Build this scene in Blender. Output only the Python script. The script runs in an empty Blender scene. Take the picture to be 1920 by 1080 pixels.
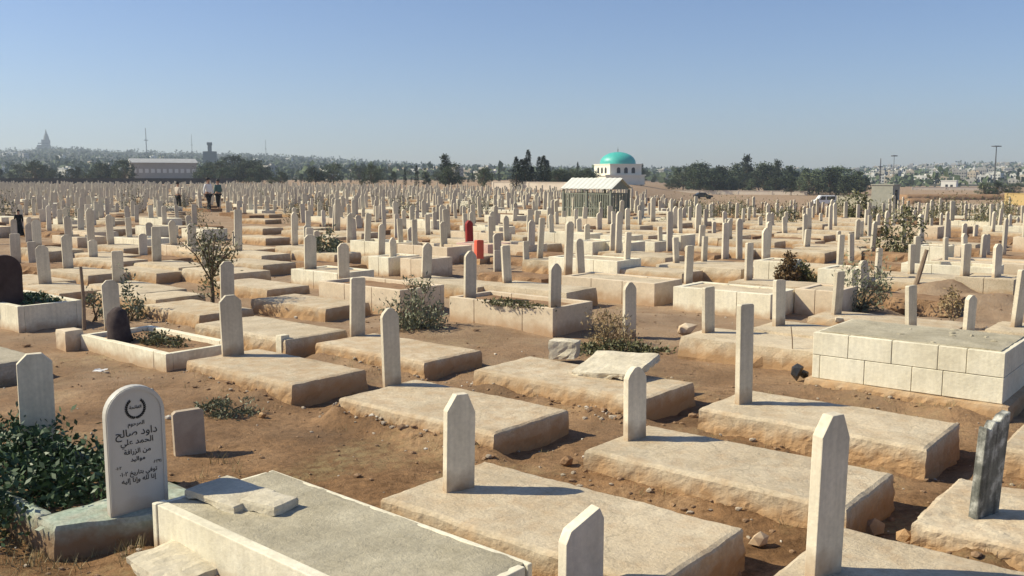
import bpy, bmesh, math, random
from math import sin, cos, pi, radians
from mathutils import Vector, Matrix, noise

SC = bpy.context.scene
COL = SC.collection
# ------------------------------------------------------------------ camera, sky, sun
F = 1720.0                                  # focal length in pixels of the 1920 px wide photograph
H = 2.3                                     # eye height
PITCH = math.atan((540 - 328) / F)
cd = bpy.data.cameras.new('camera'); cam = bpy.data.objects.new('camera', cd); COL.objects.link(cam)
cam.location = (0, 0, H); cam.rotation_euler = (pi / 2 - PITCH, 0, 0)
cd.sensor_width = 36; cd.lens = 36 * F / 1920; cd.clip_start = 0.05; cd.clip_end = 20000
SC.camera = cam

SUN_EL = radians(40); SUN_ROT = radians(-86)
w = bpy.data.worlds.new('World'); SC.world = w; w.use_nodes = True
nt = w.node_tree; bgn = nt.nodes['Background']
sky = nt.nodes.new('ShaderNodeTexSky'); sky.sky_type = 'NISHITA'; sky.sun_disc = False
sky.sun_elevation = SUN_EL; sky.sun_rotation = SUN_ROT
sky.altitude = 300; sky.air_density = 1.0; sky.dust_density = 0.5; sky.ozone_density = 4.0
tn = nt.nodes.new('ShaderNodeVectorMath'); tn.operation = 'MULTIPLY'; tn.inputs[1].default_value = (.985, 1.0, 1.13)
nt.links.new(sky.outputs[0], tn.inputs[0]); nt.links.new(tn.outputs[0], bgn.inputs[0]); bgn.inputs[1].default_value = 0.080
sd = bpy.data.lights.new('sun', 'SUN'); sd.energy = 4.8; sd.angle = radians(0.5); sd.color = (1, .915, .69)
so = bpy.data.objects.new('sun', sd); COL.objects.link(so)
SUNV = Vector((sin(SUN_ROT) * cos(SUN_EL), cos(SUN_ROT) * cos(SUN_EL), sin(SUN_EL)))
so.rotation_euler = SUNV.to_track_quat('Z', 'Y').to_euler(); so.location = (-30, 0, 40)
SC.view_settings.view_transform = 'Standard'; SC.view_settings.look = 'None'
SC.view_settings.exposure = 0.42; SC.view_settings.gamma = 1
SC.cycles.volume_bounces = 0; SC.cycles.max_bounces = 5
SC.cycles.volume_step_rate = 10; SC.cycles.volume_max_steps = 64

R = random.Random(7)
SP, CP = sin(PITCH), cos(PITCH)
def at(u, v, z=0.0):
    a = 540 - v; t = (z - H) / (-F * SP + a * CP)
    return Vector(((u - 960) * t, (F * CP + a * SP) * t, z))
def z_at(y, v):
    a = 540 - v
    return H + y * (-F * SP + a * CP) / (F * CP + a * SP)
def far(u, v, d):
    a = 540 - v; k = d / (F * CP + a * SP)
    return Vector(((u - 960) * k, d, H + (-F * SP + a * CP) * k))
def pix(p):
    x, y, z = p[0], p[1], p[2] - H
    dep = y * CP - z * SP; up = y * SP + z * CP
    return 960 + F * x / dep, 540 - F * up / dep

def sm(a, b, x): t = max(0, min(1, (x - a) / (b - a))); return t * t * (3 - 2 * t)
DIP = -3.0                                  # the dirt field beyond the rows lies lower
def dip(x, y): return DIP * sm(1150, 1330, 960 + F * x / max(y, 1)) * sm(40, 125, y)
# ------------------------------------------------------------------ materials
MATS = {}
def mat(name, cols, scale=4, rough=.85, bump=.3, bscale=None, detail=6, spec=.2, rand=.0, fine=None, grime=None, streak=0, blotch=0, crack=0):
    """noise-mottled surface: cols = 2 or 3 linear colours; rand = brightness change from one object to the next;
    grime = (colour, z0, z1): earth splashed on the foot of the thing, fading out upward."""
    if name in MATS: return MATS[name]
    m = bpy.data.materials.new(name); m.use_nodes = True; MATS[name] = m
    t = m.node_tree; N = t.nodes; L = t.links; b = N['Principled BSDF']
    b.inputs['Roughness'].default_value = rough; b.inputs['Specular IOR Level'].default_value = spec
    tc = N.new('ShaderNodeTexCoord')
    oi = N.new('ShaderNodeObjectInfo')
    add = N.new('ShaderNodeVectorMath'); add.operation = 'ADD'
    mul = N.new('ShaderNodeMath'); mul.operation = 'MULTIPLY'; mul.inputs[1].default_value = 37.0
    L.new(oi.outputs['Random'], mul.inputs[0]); L.new(tc.outputs['Object'], add.inputs[0]); L.new(mul.outputs[0], add.inputs[1])
    n = N.new('ShaderNodeTexNoise'); n.inputs['Scale'].default_value = scale; n.inputs['Detail'].default_value = detail; n.inputs['Roughness'].default_value = .65
    L.new(add.outputs[0], n.inputs['Vector'])
    cr = N.new('ShaderNodeValToRGB'); L.new(n.outputs['Fac'], cr.inputs[0])
    el = cr.color_ramp.elements
    el[0].position = .3; el[1].position = .7
    el[0].color = (*cols[0], 1); el[1].color = (*cols[-1], 1)
    if len(cols) == 3: e = el.new(.5); e.color = (*cols[1], 1)
    out = cr.outputs[0]
    if fine:
        n3 = N.new('ShaderNodeTexNoise'); n3.inputs['Scale'].default_value = fine[0]; n3.inputs['Detail'].default_value = 4
        L.new(add.outputs[0], n3.inputs['Vector'])
        mr = N.new('ShaderNodeMapRange'); mr.inputs['From Min'].default_value = .3; mr.inputs['From Max'].default_value = .7
        mr.inputs['To Min'].default_value = 1 - fine[1]; mr.inputs['To Max'].default_value = 1 + fine[1]
        L.new(n3.outputs['Fac'], mr.inputs[0])
        vm = N.new('ShaderNodeVectorMath'); vm.operation = 'SCALE'; L.new(out, vm.inputs[0]); L.new(mr.outputs[0], vm.inputs['Scale']); out = vm.outputs[0]
    def modulate(out, src, f0, f1, t0, t1):
        mr = N.new('ShaderNodeMapRange'); mr.inputs['From Min'].default_value = f0; mr.inputs['From Max'].default_value = f1
        mr.inputs['To Min'].default_value = t0; mr.inputs['To Max'].default_value = t1; L.new(src, mr.inputs[0])
        vm = N.new('ShaderNodeVectorMath'); vm.operation = 'SCALE'; L.new(out, vm.inputs[0]); L.new(mr.outputs[0], vm.inputs['Scale']); return vm.outputs[0]
    if streak:                                                     # water runs down the face
        mp = N.new('ShaderNodeMapping'); mp.inputs['Scale'].default_value = (26, 26, 1.4); L.new(add.outputs[0], mp.inputs['Vector'])
        q = N.new('ShaderNodeTexNoise'); q.inputs['Scale'].default_value = 1; q.inputs['Detail'].default_value = 5; L.new(mp.outputs[0], q.inputs['Vector'])
        out = modulate(out, q.outputs['Fac'], .38, .62, 1 - streak, 1 + streak * .4)
    if blotch:                                                     # damp stains and worn patches
        q = N.new('ShaderNodeTexNoise'); q.inputs['Scale'].default_value = 1.7; q.inputs['Detail'].default_value = 9; q.inputs['Roughness'].default_value = .72; q.inputs['Distortion'].default_value = .6
        L.new(add.outputs[0], q.inputs['Vector']); out = modulate(out, q.outputs['Fac'], .40, .56, 1 - blotch, 1 + blotch * .3)
    if crack:                                                      # hairline cracks
        q0 = N.new('ShaderNodeTexNoise'); q0.inputs['Scale'].default_value = 3; q0.inputs['Detail'].default_value = 6; L.new(add.outputs[0], q0.inputs['Vector'])
        va = N.new('ShaderNodeVectorMath'); va.operation = 'MULTIPLY_ADD'; va.inputs[1].default_value = (.5, .5, .5); L.new(q0.outputs['Color'], va.inputs[0]); L.new(add.outputs[0], va.inputs[2])
        q = N.new('ShaderNodeTexVoronoi'); q.feature = 'DISTANCE_TO_EDGE'; q.inputs['Scale'].default_value = .9; L.new(va.outputs[0], q.inputs['Vector'])
        out = modulate(out, q.outputs['Distance'], .0, .009, 1 - crack, 1)
    if rand:
        mr = N.new('ShaderNodeMapRange'); mr.inputs['To Min'].default_value = 1 - rand; mr.inputs['To Max'].default_value = 1 + rand
        L.new(oi.outputs['Random'], mr.inputs[0])
        vm = N.new('ShaderNodeVectorMath'); vm.operation = 'SCALE'; L.new(out, vm.inputs[0]); L.new(mr.outputs[0], vm.inputs['Scale']); out = vm.outputs[0]
    if grime:
        gc, z0, z1 = grime
        sx = N.new('ShaderNodeSeparateXYZ'); L.new(tc.outputs['Object'], sx.inputs[0])
        n4 = N.new('ShaderNodeTexNoise'); n4.inputs['Scale'].default_value = 7; n4.inputs['Detail'].default_value = 5; L.new(add.outputs[0], n4.inputs['Vector'])
        ma = N.new('ShaderNodeMath'); ma.operation = 'MULTIPLY_ADD'; ma.inputs[1].default_value = -(z1 - z0) * 1.6; ma.inputs[2].default_value = (z1 - z0) * .8
        L.new(n4.outputs['Fac'], ma.inputs[0])
        ad = N.new('ShaderNodeMath'); ad.operation = 'ADD'; L.new(sx.outputs['Z'], ad.inputs[0]); L.new(ma.outputs[0], ad.inputs[1])
        mr = N.new('ShaderNodeMapRange'); mr.inputs['From Min'].default_value = z0; mr.inputs['From Max'].default_value = z1
        mr.inputs['To Min'].default_value = 1; mr.inputs['To Max'].default_value = 0
        L.new(ad.outputs[0], mr.inputs[0])
        mx = N.new('ShaderNodeMix'); mx.data_type = 'RGBA'; mx.inputs[7].default_value = (*gc, 1)
        L.new(mr.outputs[0], mx.inputs[0]); L.new(out, mx.inputs[6]); out = mx.outputs[2]
    L.new(out, b.inputs['Base Color'])
    if bump:
        n2 = N.new('ShaderNodeTexNoise'); n2.inputs['Scale'].default_value = bscale or scale * 8; n2.inputs['Detail'].default_value = 8; n2.inputs['Roughness'].default_value = .7
        L.new(add.outputs[0], n2.inputs['Vector'])
        bp = N.new('ShaderNodeBump'); bp.inputs['Strength'].default_value = bump; bp.inputs['Distance'].default_value = .02
        L.new(n2.outputs['Fac'], bp.inputs['Height']); L.new(bp.outputs[0], b.inputs['Normal'])
    return m
SOILC = (.27, .155, .085)
CONC = mat('concrete', [(.47, .375, .255), (.545, .45, .32), (.60, .51, .375)], 2.2, .95, .55, 45, rand=.08, blotch=.11, crack=.22, fine=(45, .12), grime=((.42, .265, .14), .06, .22))
CONCG = mat('grey_concrete', [(.34, .295, .22), (.42, .37, .28), (.5, .44, .34)], 2.5, .95, .6, 45, fine=(45, .15), grime=((.33, .23, .14), -.04, .08))
LIME = mat('limestone', [(.56, .495, .375), (.64, .57, .44), (.70, .625, .49)], 2.2, .8, .2, 60, spec=.2, rand=.13, fine=(34, .07), streak=.08, blotch=.08, grime=((.36, .25, .155), -.02, .16))
LIMEW = mat('white_limestone', [(.70, .63, .47), (.78, .715, .55), (.83, .775, .62)], 1.6, .85, .25, 40, rand=.06, fine=(25, .07), streak=.06, blotch=.10, grime=((.5, .36, .23), .0, .13))
LIMEP = mat('pink_limestone', [(.56, .45, .32), (.65, .535, .39), (.72, .61, .46)], 1.6, .8, .2, 40, rand=.06, fine=(25, .07), grime=((.46, .31, .19), .0, .2))
MORTAR = mat('mortar', [(.22, .19, .14), (.3, .26, .2)], 8, .95, .5)
MARBLE = mat('grey_marble', [(.46, .435, .38), (.52, .49, .43), (.56, .53, .47)], 1.5, .45, .05, 40, spec=.5, grime=((.36, .29, .22), -.05, .08))
INK = mat('black_paint', [(.02, .02, .02), (.035, .033, .03)], 20, .6, 0)
GREENP = mat('green_painted_concrete', [(.26, .33, .26), (.34, .40, .32), (.45, .46, .38)], 5, .8, .4, 50, fine=(40, .15), blotch=.2, grime=((.24, .155, .09), .07, .23))
DIRT = mat('soil', [(.21, .125, .07), (.28, .17, .095), (.35, .225, .13)], 3, .98, .8, 30, fine=(50, .2))
GRAVEL = mat('grey_sand', [(.37, .325, .23), (.45, .40, .295), (.51, .46, .345)], 2.2, .98, .6, 50, fine=(30, .10), blotch=.14)
PALE = mat('pale_broken_stone', [(.50, .44, .33), (.59, .525, .40), (.66, .595, .47)], 4, .95, .5, 40, blotch=.12, fine=(40, .1))
DARKSTONE = mat('dark_stone', [(.045, .028, .025), (.08, .055, .05)], 5, .7, .3)
DARKWEATH = mat('weathered_dark_marble', [(.06, .065, .055), (.15, .15, .13), (.55, .54, .48)], 9, .6, .3, spec=.4, streak=.55)
REDP = mat('dark_red_paint', [(.22, .02, .02), (.3, .035, .03)], 4, .6, .1)
ORANGEP = mat('orange_red_paint', [(.62, .10, .06), (.7, .15, .09)], 4, .6, .1)
PINKK = mat('pink_painted_stone', [(.6, .4, .33), (.72, .5, .42)], 4, .8, .2)
BARK = mat('bark', [(.10, .07, .045), (.19, .14, .095)], 12, .95, .6)
WOOD = mat('weathered_wood', [(.18, .13, .09), (.30, .23, .165)], 9, .9, .4)
METALD = mat('dark_metal', [(.06, .065, .07), (.1, .1, .1)], 5, .6, .1, spec=.4)
def leafmat(name, a, b, rough=.55):
    m = mat(name, [a, tuple((x + y) / 2 for x, y in zip(a, b)), b], 9, rough, 0, spec=.35, detail=3)
    return m
LEAFD = leafmat('dark_green_leaves', (.02, .045, .018), (.075, .125, .05), .5)
LEAFG = leafmat('grey_green_leaves', (.10, .115, .06), (.24, .24, .15))
LEAFO = leafmat('olive_leaves', (.07, .075, .03), (.18, .17, .08))
LEAFDRY = leafmat('dry_leaves', (.22, .15, .07), (.38, .29, .15))
LEAFBR = leafmat('brown_leaves', (.075, .045, .018), (.18, .11, .045))
TREE1 = mat('tree_foliage', [(.03, .045, .024), (.06, .08, .042), (.10, .12, .065)], .35, .8, 0, detail=3, rand=.45)
TREE2 = mat('cypress_foliage', [(.010, .017, .011), (.02, .03, .018), (.035, .047, .027)], .5, .8, 0, detail=3, rand=.2)
GRASS = leafmat('dry_grass', (.24, .18, .085), (.36, .29, .15))

# ------------------------------------------------------------------ mesh building
class MB:
    def __init__(s): s.v = []; s.f = []; s.m = []
    def quad(s, a, b, c, d, mi=0):
        i = len(s.v); s.v += [a, b, c, d]; s.f.append((i, i + 1, i + 2, i + 3)); s.m.append(mi)
    def box(s, c, size, rz=0, mi=0, tilt=None):
        i = len(s.v); M = Matrix.Rotation(rz, 3, 'Z')
        if tilt: M = M @ tilt
        for x in (-.5, .5):
            for y in (-.5, .5):
                for z in (-.5, .5): s.v.append(Vector(c) + M @ Vector((x * size[0], y * size[1], z * size[2])))
        for q in ((0, 1, 3, 2), (4, 6, 7, 5), (0, 4, 5, 1), (2, 3, 7, 6), (0, 2, 6, 4), (1, 5, 7, 3)):
            s.f.append(tuple(i + k for k in q)); s.m.append(mi)
    def prism(s, pts, x0, x1, mi=0, M=None):
        """outline pts (y, z), counter-clockwise seen from +x, thick from x0 to x1"""
        i = len(s.v); n = len(pts)
        for x in (x0, x1):
            for (y, z) in pts:
                p = Vector((x, y, z)); s.v.append(M @ p if M else p)
        s.f.append(tuple(i + k for k in reversed(range(n)))); s.m.append(mi)
        s.f.append(tuple(i + n + k for k in range(n))); s.m.append(mi)
        for k in range(n):
            l = (k + 1) % n; s.f.append((i + k, i + l, i + n + l, i + n + k)); s.m.append(mi)
    def tube(s, pts, rad, n=6, mi=0):
        pts = [Vector(p) for p in pts]; rings = []
        for k, p in enumerate(pts):
            d = (pts[min(k + 1, len(pts) - 1)] - pts[max(k - 1, 0)]).normalized()
            a = d.cross(Vector((1, .3, .2))).normalized(); b = d.cross(a)
            i = len(s.v); r = rad[k] if isinstance(rad, (list, tuple)) else rad
            for j in range(n): s.v.append(p + (a * cos(2 * pi * j / n) + b * sin(2 * pi * j / n)) * r)
            rings.append(i)
        for a, b in zip(rings, rings[1:]):
            for j in range(n):
                l = (j + 1) % n; s.f.append((a + j, a + l, b + l, b + j)); s.m.append(mi)
        s.f.append(tuple(rings[-1] + j for j in range(n))); s.m.append(mi)
        s.f.append(tuple(rings[0] + j for j in reversed(range(n)))); s.m.append(mi)
    def leaf(s, p, size, mi=0, asp=.45, rng=R, up=0.0):
        d = Vector((rng.gauss(0, 1), rng.gauss(0, 1), rng.gauss(0, 1) + up)).normalized()
        e = d.cross(Vector((rng.gauss(0, 1), rng.gauss(0, 1), rng.gauss(0, 1)))).normalized()
        p = Vector(p); l = size * rng.uniform(.7, 1.3)
        s.quad(p, p + d * l * .5 + e * l * asp * .5, p + d * l, p + d * l * .5 - e * l * asp * .5, mi)
    def lathe(s, prof, n=24, mi=0, M=None):
        i = len(s.v)
        for (r, z) in prof:
            for j in range(n):
                p = Vector((r * cos(2 * pi * j / n), r * sin(2 * pi * j / n), z)); s.v.append(M @ p if M else p)
        for k in range(len(prof) - 1):
            for j in range(n):
                l = (j + 1) % n; a = i + k * n; b = a + n
                s.f.append((a + j, a + l, b + l, b + j)); s.m.append(mi)
        s.f.append(tuple(i + (len(prof) - 1) * n + j for j in range(n))); s.m.append(mi)
    def rock(s, c, size, seed, mi=0):
        i = len(s.v); bm = bmesh.new(); bmesh.ops.create_icosphere(bm, subdivisions=1, radius=.5)
        for v in bm.verts:
            k = 1 + .55 * noise.noise(v.co * 2.2 + Vector((seed * 3.1, seed, 0)))
            s.v.append(Vector((v.co.x * size[0] * k + c[0], v.co.y * size[1] * k + c[1], v.co.z * size[2] * k + c[2])))
        bm.verts.index_update()
        for f in bm.faces: s.f.append(tuple(i + v.index for v in f.verts)); s.m.append(mi)
        bm.free()
    def mesh(s, name, mats, smooth=False):
        me = bpy.data.meshes.new(name); me.from_pydata([tuple(v) for v in s.v], [], s.f)
        for m in (mats if isinstance(mats, (list, tuple)) else [mats]): me.materials.append(m)
        me.polygons.foreach_set('material_index', s.m)
        if smooth: me.polygons.foreach_set('use_smooth', [True] * len(s.f))
        me.update(); return me
    def build(s, name, mats, parent=None, smooth=False, loc=None):
        return link(name, s.mesh(name, mats, smooth), parent, loc)
def link(name, me, parent=None, loc=None):
    o = bpy.data.objects.new(name, me); COL.objects.link(o)
    if parent: o.parent = parent
    if loc is not None: o.location = loc
    return o
def tag(o, label, cat, group=None):
    o['label'] = label; o['category'] = cat
    if group: o['group'] = group
    return o
def thing(name, label, cat, loc=(0, 0, 0), rz=0, group=None):
    o = bpy.data.objects.new(name, None); COL.objects.link(o); o.empty_display_size = .2
    o.location = loc; o.rotation_euler = (0, 0, rz)
    return tag(o, label, cat, group)
def structure(o): o['kind'] = 'structure'; return o
def stuff(o): o['kind'] = 'stuff'; return o
def bevel(me, wd, seg=2, ang=30):
    bm = bmesh.new(); bm.from_mesh(me)
    bmesh.ops.remove_doubles(bm, verts=bm.verts, dist=1e-5)
    ed = [e for e in bm.edges if len(e.link_faces) == 2 and e.calc_face_angle(0) > radians(ang)]
    bmesh.ops.bevel(bm, geom=ed, offset=wd, segments=seg, affect='EDGES', profile=.6)
    bm.to_mesh(me); bm.free(); return me

def rough_block(L, W, T, seed, amp=.012, step=.06, skirt=.03, drop=.12, round_=.02):
    """weathered cast slab centred on the origin, top near z=T, foot below ground; one mesh"""
    nx, ny, nz = max(2, int(L / step)), max(2, int(W / step)), max(3, int((T + drop) / (step * .8)))
    idx = {}; V = []; FC = []
    def vert(i, j, k):
        key = (i, j, k)
        if key in idx: return idx[key]
        x = (i / nx - .5) * L; y = (j / ny - .5) * W; z = -drop + (T + drop) * k / nz
        # rounded arris
        ox = max(0, abs(x) - (L / 2 - round_)); oy = max(0, abs(y) - (W / 2 - round_)); oz = max(0, z - (T - round_))
        q = Vector((x, y, z)); s = Vector((seed * 5.3, seed * 2.7, seed))
        top = k == nz; side = i in (0, nx) or j in (0, ny)
        if side and top:
            q.z -= round_ * .5 + .010 * max(0, noise.noise(q * 9 + s)); 
            x -= math.copysign(round_ * .4, x) * (i in (0, nx)); y -= math.copysign(round_ * .4, y) * (j in (0, ny)); q.x = x; q.y = y
        nv = noise.noise_vector(q * 3.2 + s) * amp + noise.noise_vector(q * 11 + s) * amp * .7 + noise.noise_vector(q * 26 + s) * amp * .55
        if top and not side: q.z += nv.z * .45 + .006 * noise.noise(Vector((x * 1.3, y * 1.3, seed * 3)))
        else:
            low = 1 - max(0, min(1, z / T))
            q += nv * (.45 + 1.0 * low)
            out = skirt * low * (.5 + .9 * noise.noise(q * 5 + s))
            if i in (0, nx): q.x += math.copysign(out * .25, x)
            if j in (0, ny): q.y += math.copysign(out, y)
        idx[key] = len(V); V.append(q); return idx[key]
    for i in range(nx):
        for j in range(ny): FC.append((vert(i, j, nz), vert(i + 1, j, nz), vert(i + 1, j + 1, nz), vert(i, j + 1, nz)))
    for k in range(nz):
        for i in range(nx):
            FC.append((vert(i, 0, k), vert(i + 1, 0, k), vert(i + 1, 0, k + 1), vert(i, 0, k + 1)))
            FC.append((vert(i + 1, ny, k), vert(i, ny, k), vert(i, ny, k + 1), vert(i + 1, ny, k + 1)))
        for j in range(ny):
            FC.append((vert(0, j + 1, k), vert(0, j, k), vert(0, j, k + 1), vert(0, j + 1, k + 1)))
            FC.append((vert(nx, j, k), vert(nx, j + 1, k), vert(nx, j + 1, k + 1), vert(nx, j, k + 1)))
    b = MB(); b.v = V; b.f = FC; b.m = [0] * len(FC); return b

def outline(shape, w, h):
    a = w / 2
    if shape == 'chamfer': return [(-a, 0), (a, 0), (a, h - .30 * w), (a * .42, h), (-a * .42, h), (-a, h - .30 * w)]
    if shape == 'steep': return [(-a, 0), (a, 0), (a, h - .62 * w), (a * .45, h), (-a * .35, h), (-a, h - .5 * w)]
    if shape == 'point': return [(-a, 0), (a, 0), (a, h - .5 * w), (a * .80, h - .30 * w), (a * .30, h - .04 * w), (0, h), (-a * .30, h - .04 * w), (-a * .80, h - .30 * w), (-a, h - .5 * w)]
    if shape == 'flat': return [(-a, 0), (a, 0), (a, h - .09 * w), (a * .8, h), (-a * .8, h), (-a, h - .09 * w)]
    if shape == 'round':
        return [(-a, 0), (a, 0)] + [(a * cos(t), h - a + a * sin(t)) for t in [pi * k / 18 for k in range(19)]]
    if shape == 'slant': return [(-a, 0), (a, 0), (a, h - .25 * w), (a * .75, h), (-a * .75, h - .35 * w), (-a, h - .6 * w)]
    raise ValueError(shape)
def headstone_mesh(shape, w, h, t=.06, drop=.12, m=None, bv=.006):
    b = MB(); pts = [(y, z if z > 0 else -drop) for y, z in outline(shape, w, h)]
    b.prism(pts, -t / 2, t / 2)
    me = b.mesh('headstone', m or LIME)
    return bevel(me, bv, 2, 15 if shape != 'round' else 40) if bv else me

ANG = radians(-39.5)
def axes(a): return Vector((cos(a), sin(a), 0)), Vector((-sin(a), cos(a), 0))
HSROT = radians(-17)     # headstones stand a little askew to their slabs, all the same way
HEAPS = []          # earth banked against the sides of slabs: (p, q, height, width)
OCC = []            # centres of plots already taken

def block_course(b, L, W, z0, z1, blocks, t=.16, gap=.006, seed=1, ends=True, mi=0, corner=0):
    """one course of dressed blocks round a rectangle, centred; blocks = widths along each long side"""
    rr = random.Random(seed)
    tot = sum(blocks); x = -L / 2
    for s in (-1, 1):
        x = -L / 2
        for q in blocks:
            l = q / tot * L
            b.box((x + l / 2, s * (W / 2 - t / 2), (z0 + z1) / 2), (l - gap, t + rr.uniform(-.004, .004), z1 - z0 - gap), 0, mi)
            x += l
    for s in (-1, 1):
        b.box((s * (L / 2 - t / 2 - corner), 0, (z0 + z1) / 2), (t - gap, W - 2 * t - gap, z1 - z0 - gap), 0, mi)

# ------------------------------------------------------------------ graves in front, one by one
def lean(o, amt=1.3):
    o.rotation_euler = (radians(R.uniform(-amt, amt)), radians(R.uniform(-amt, amt)), radians(R.uniform(-3, 3)))
def fix_hs(root, ang, hs, T, drop=.12):
    """headstone part from pixels: u centre, v top, v base"""
    u, vt, vb, wd, shape = hs[:5]; m = hs[5] if len(hs) > 5 else None; th = hs[6] if len(hs) > 6 else .06
    p = at(u, vb, T); h = z_at(p.y, vt) - T
    o = link('headstone', headstone_mesh(shape, wd, h, th, drop, m), root)
    ex, ey = axes(ang); d = p - root.location
    o.location = (d.dot(ex), d.dot(ey), T); lean(o); o.rotation_euler.z += HSROT
    return o
def centre_from_corner(u, v, L, W, T, ang):
    ex, ey = axes(ang); p = at(u, v, T) + ex * L / 2 + ey * W / 2
    return Vector((p.x, p.y, 0))
def slab_grave(label, corner, L, W, T, hs=None, da=0, m=None, amp=.012, seed=None, skirt=.03, heap=.07):
    a = ANG + radians(da); c = centre_from_corner(*corner, L, W, T, a)
    r = thing('grave', label, 'grave', c, a)
    seed = seed or R.uniform(1, 90)
    step = .032 if c.y < 9.5 else .05 if c.y < 13 else .09
    rough_block(L, W, T, seed, amp, step, skirt).build('slab', m or CONC, r, smooth=False)
    hh = []
    for x in (hs or []): hh.append(fix_hs(r, a, x, T))
    ex, ey = axes(a)
    if heap:
        HEAPS.append((c - ex * L / 2 - ey * (W / 2 + .03), c + ex * L / 2 - ey * (W / 2 + .03), heap, .14))
        HEAPS.append((c + ex * (L / 2 + .03) - ey * W / 2, c + ex * (L / 2 + .03) + ey * W / 2, -.05, .16))
    OCC.append((c, 1.35)); return r

slab_grave('wide rough slab with chamfered headstone beside the white tomb of grey sand', (715, 932), 2.05, 1.02, .22, [(860, 738, 917, .21, 'steep')], heap=.10)
slab_grave('sunlit tan slab with small pointed headstone, behind the tallest close headstone', (1097, 842), 2.0, .92, .22, [(1190, 687, 822, .19, 'point')], heap=.09)
slab_grave('slab with tall thin headstone in front of the large two-course block tomb', (1310, 764), 1.95, .95, .22, [(1394, 570, 756, .165, 'flat')], heap=.06)
slab_grave('pinkish slab with round shouldered headstone, rubble strewn along its sunny side', (635, 745), 1.95, 1.03, .2, [(735, 577, 722, .18, 'point')], heap=.12)
slab_grave('pale slab with chamfered headstone just behind the clump of grey weeds', (350, 675), 1.95, .98, .19, [(437, 553, 666, .25, 'chamfer')], heap=.08)
slab_grave('brown-sided slab with flat topped headstone beside the round grey shrub', (592, 642), 1.95, .98, .18, [(670, 520, 629, .20, 'flat')], heap=.06)
slab_grave('long bare slab without headstone, a leaning pale flagstone lying on its back edge', (888, 692), 2.15, .98, .2, None, heap=.10)
slab_grave('tallest close headstone, pale and thick, on a slab cut by the photo bottom', (1432, 1088), 1.9, 1.0, .22, [(1543, 775, 1074, .21, 'steep', None, .068)], heap=.0)
slab_grave('uneven slab with a dark streaked headstone with broken top', (1707, 978), 1.9, 1.1, .2, None, m=CONC, amp=.022, heap=.12)
slab_grave('light slab corner at the photo edge past the dark streaked stone', (1872, 838), 1.9, 1.0, .2, None, heap=.05)
slab_grave('flat slab at the photo edge behind the leafy green kerbed plot', (-215, 655), 1.95, 1.0, .2, None, m=CONCG, heap=.03)
slab_grave('low slab with dark end face and headstone, next to the spindly olive tree', (262, 571), 1.75, .95, .2, [(427, 490, 579, .21, 'chamfer')], heap=.04)
slab_grave('worn undercut slab with broken edge behind a short white marker post', (366, 606), 2.05, 1.0, .24, None, heap=.05)

# dark streaked stone on the uneven slab
g = [o for o in COL.objects if o.type == 'EMPTY' and o['label'].startswith('uneven slab')][0]
def broken_stone(root):
    b = MB(); wd = .23; p = at(1844, 964, .2); h = z_at(p.y, 772) - .2
    pts = [(-wd / 2, -.1), (wd / 2, -.1), (wd / 2, h), (wd * .2, h - .02), (wd * .05, h - .06), (-wd * .18, h - .05), (-wd * .3, h - .10), (-wd / 2, h - .08)]
    b.prism(pts, -.03, .03); me = bevel(b.mesh('headstone', DARKWEATH), .006, 1, 15)
    o = link('headstone', me, root); ex, ey = axes(root.rotation_euler.z); d = p - root.location
    o.location = (d.dot(ex), d.dot(ey), .2); o.rotation_euler = (radians(-2), radians(2), radians(-20))
broken_stone(g)

# the big two-course block tomb
def block_tomb():
    L, W, T = 1.86, 1.15, .63; a = ANG; c = centre_from_corner(1525, 622, L, W, T, a)
    r = thing('block_tomb', 'large cream tomb of two courses of dressed blocks on an earthy footing', 'tomb', c, a)
    b = MB()
    block_course(b, L, W, .385, T, [.36, .42, .42, .25, .32], seed=2)
    block_course(b, L, W, .13, .385, [.08, .45, .45, .28, .52], seed=3)
    me = b.mesh('wall', LIMEW); bevel(me, .004, 1); link('wall', me, r)
    b = MB(); b.box((0, 0, .31), (L - .02, W - .02, .60)); b.build('core', MORTAR, r)
    rough_block(L + .12, W + .10, .13, 5, .02, .06, .05).build('footing', CONC, r)
    b = rough_block(L - .10, W - .10, .03, 9, .012, .05, .0, .02, .005)
    for k in range(9): b.rock((R.uniform(-.85, .8), R.uniform(-.5, .45), .03), (R.uniform(.03, .10), R.uniform(.03, .08), R.uniform(.02, .05)), k + 40)
    b.build('top_fill', GRAVEL, r, loc=(0, 0, .61))
    OCC.append((c, 1.4))
    ex, ey = axes(a); HEAPS.append((c - ex * L / 2 - ey * (W / 2 + .1), c + ex * L / 2 - ey * (W / 2 + .1), .10, .22))
block_tomb()

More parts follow.
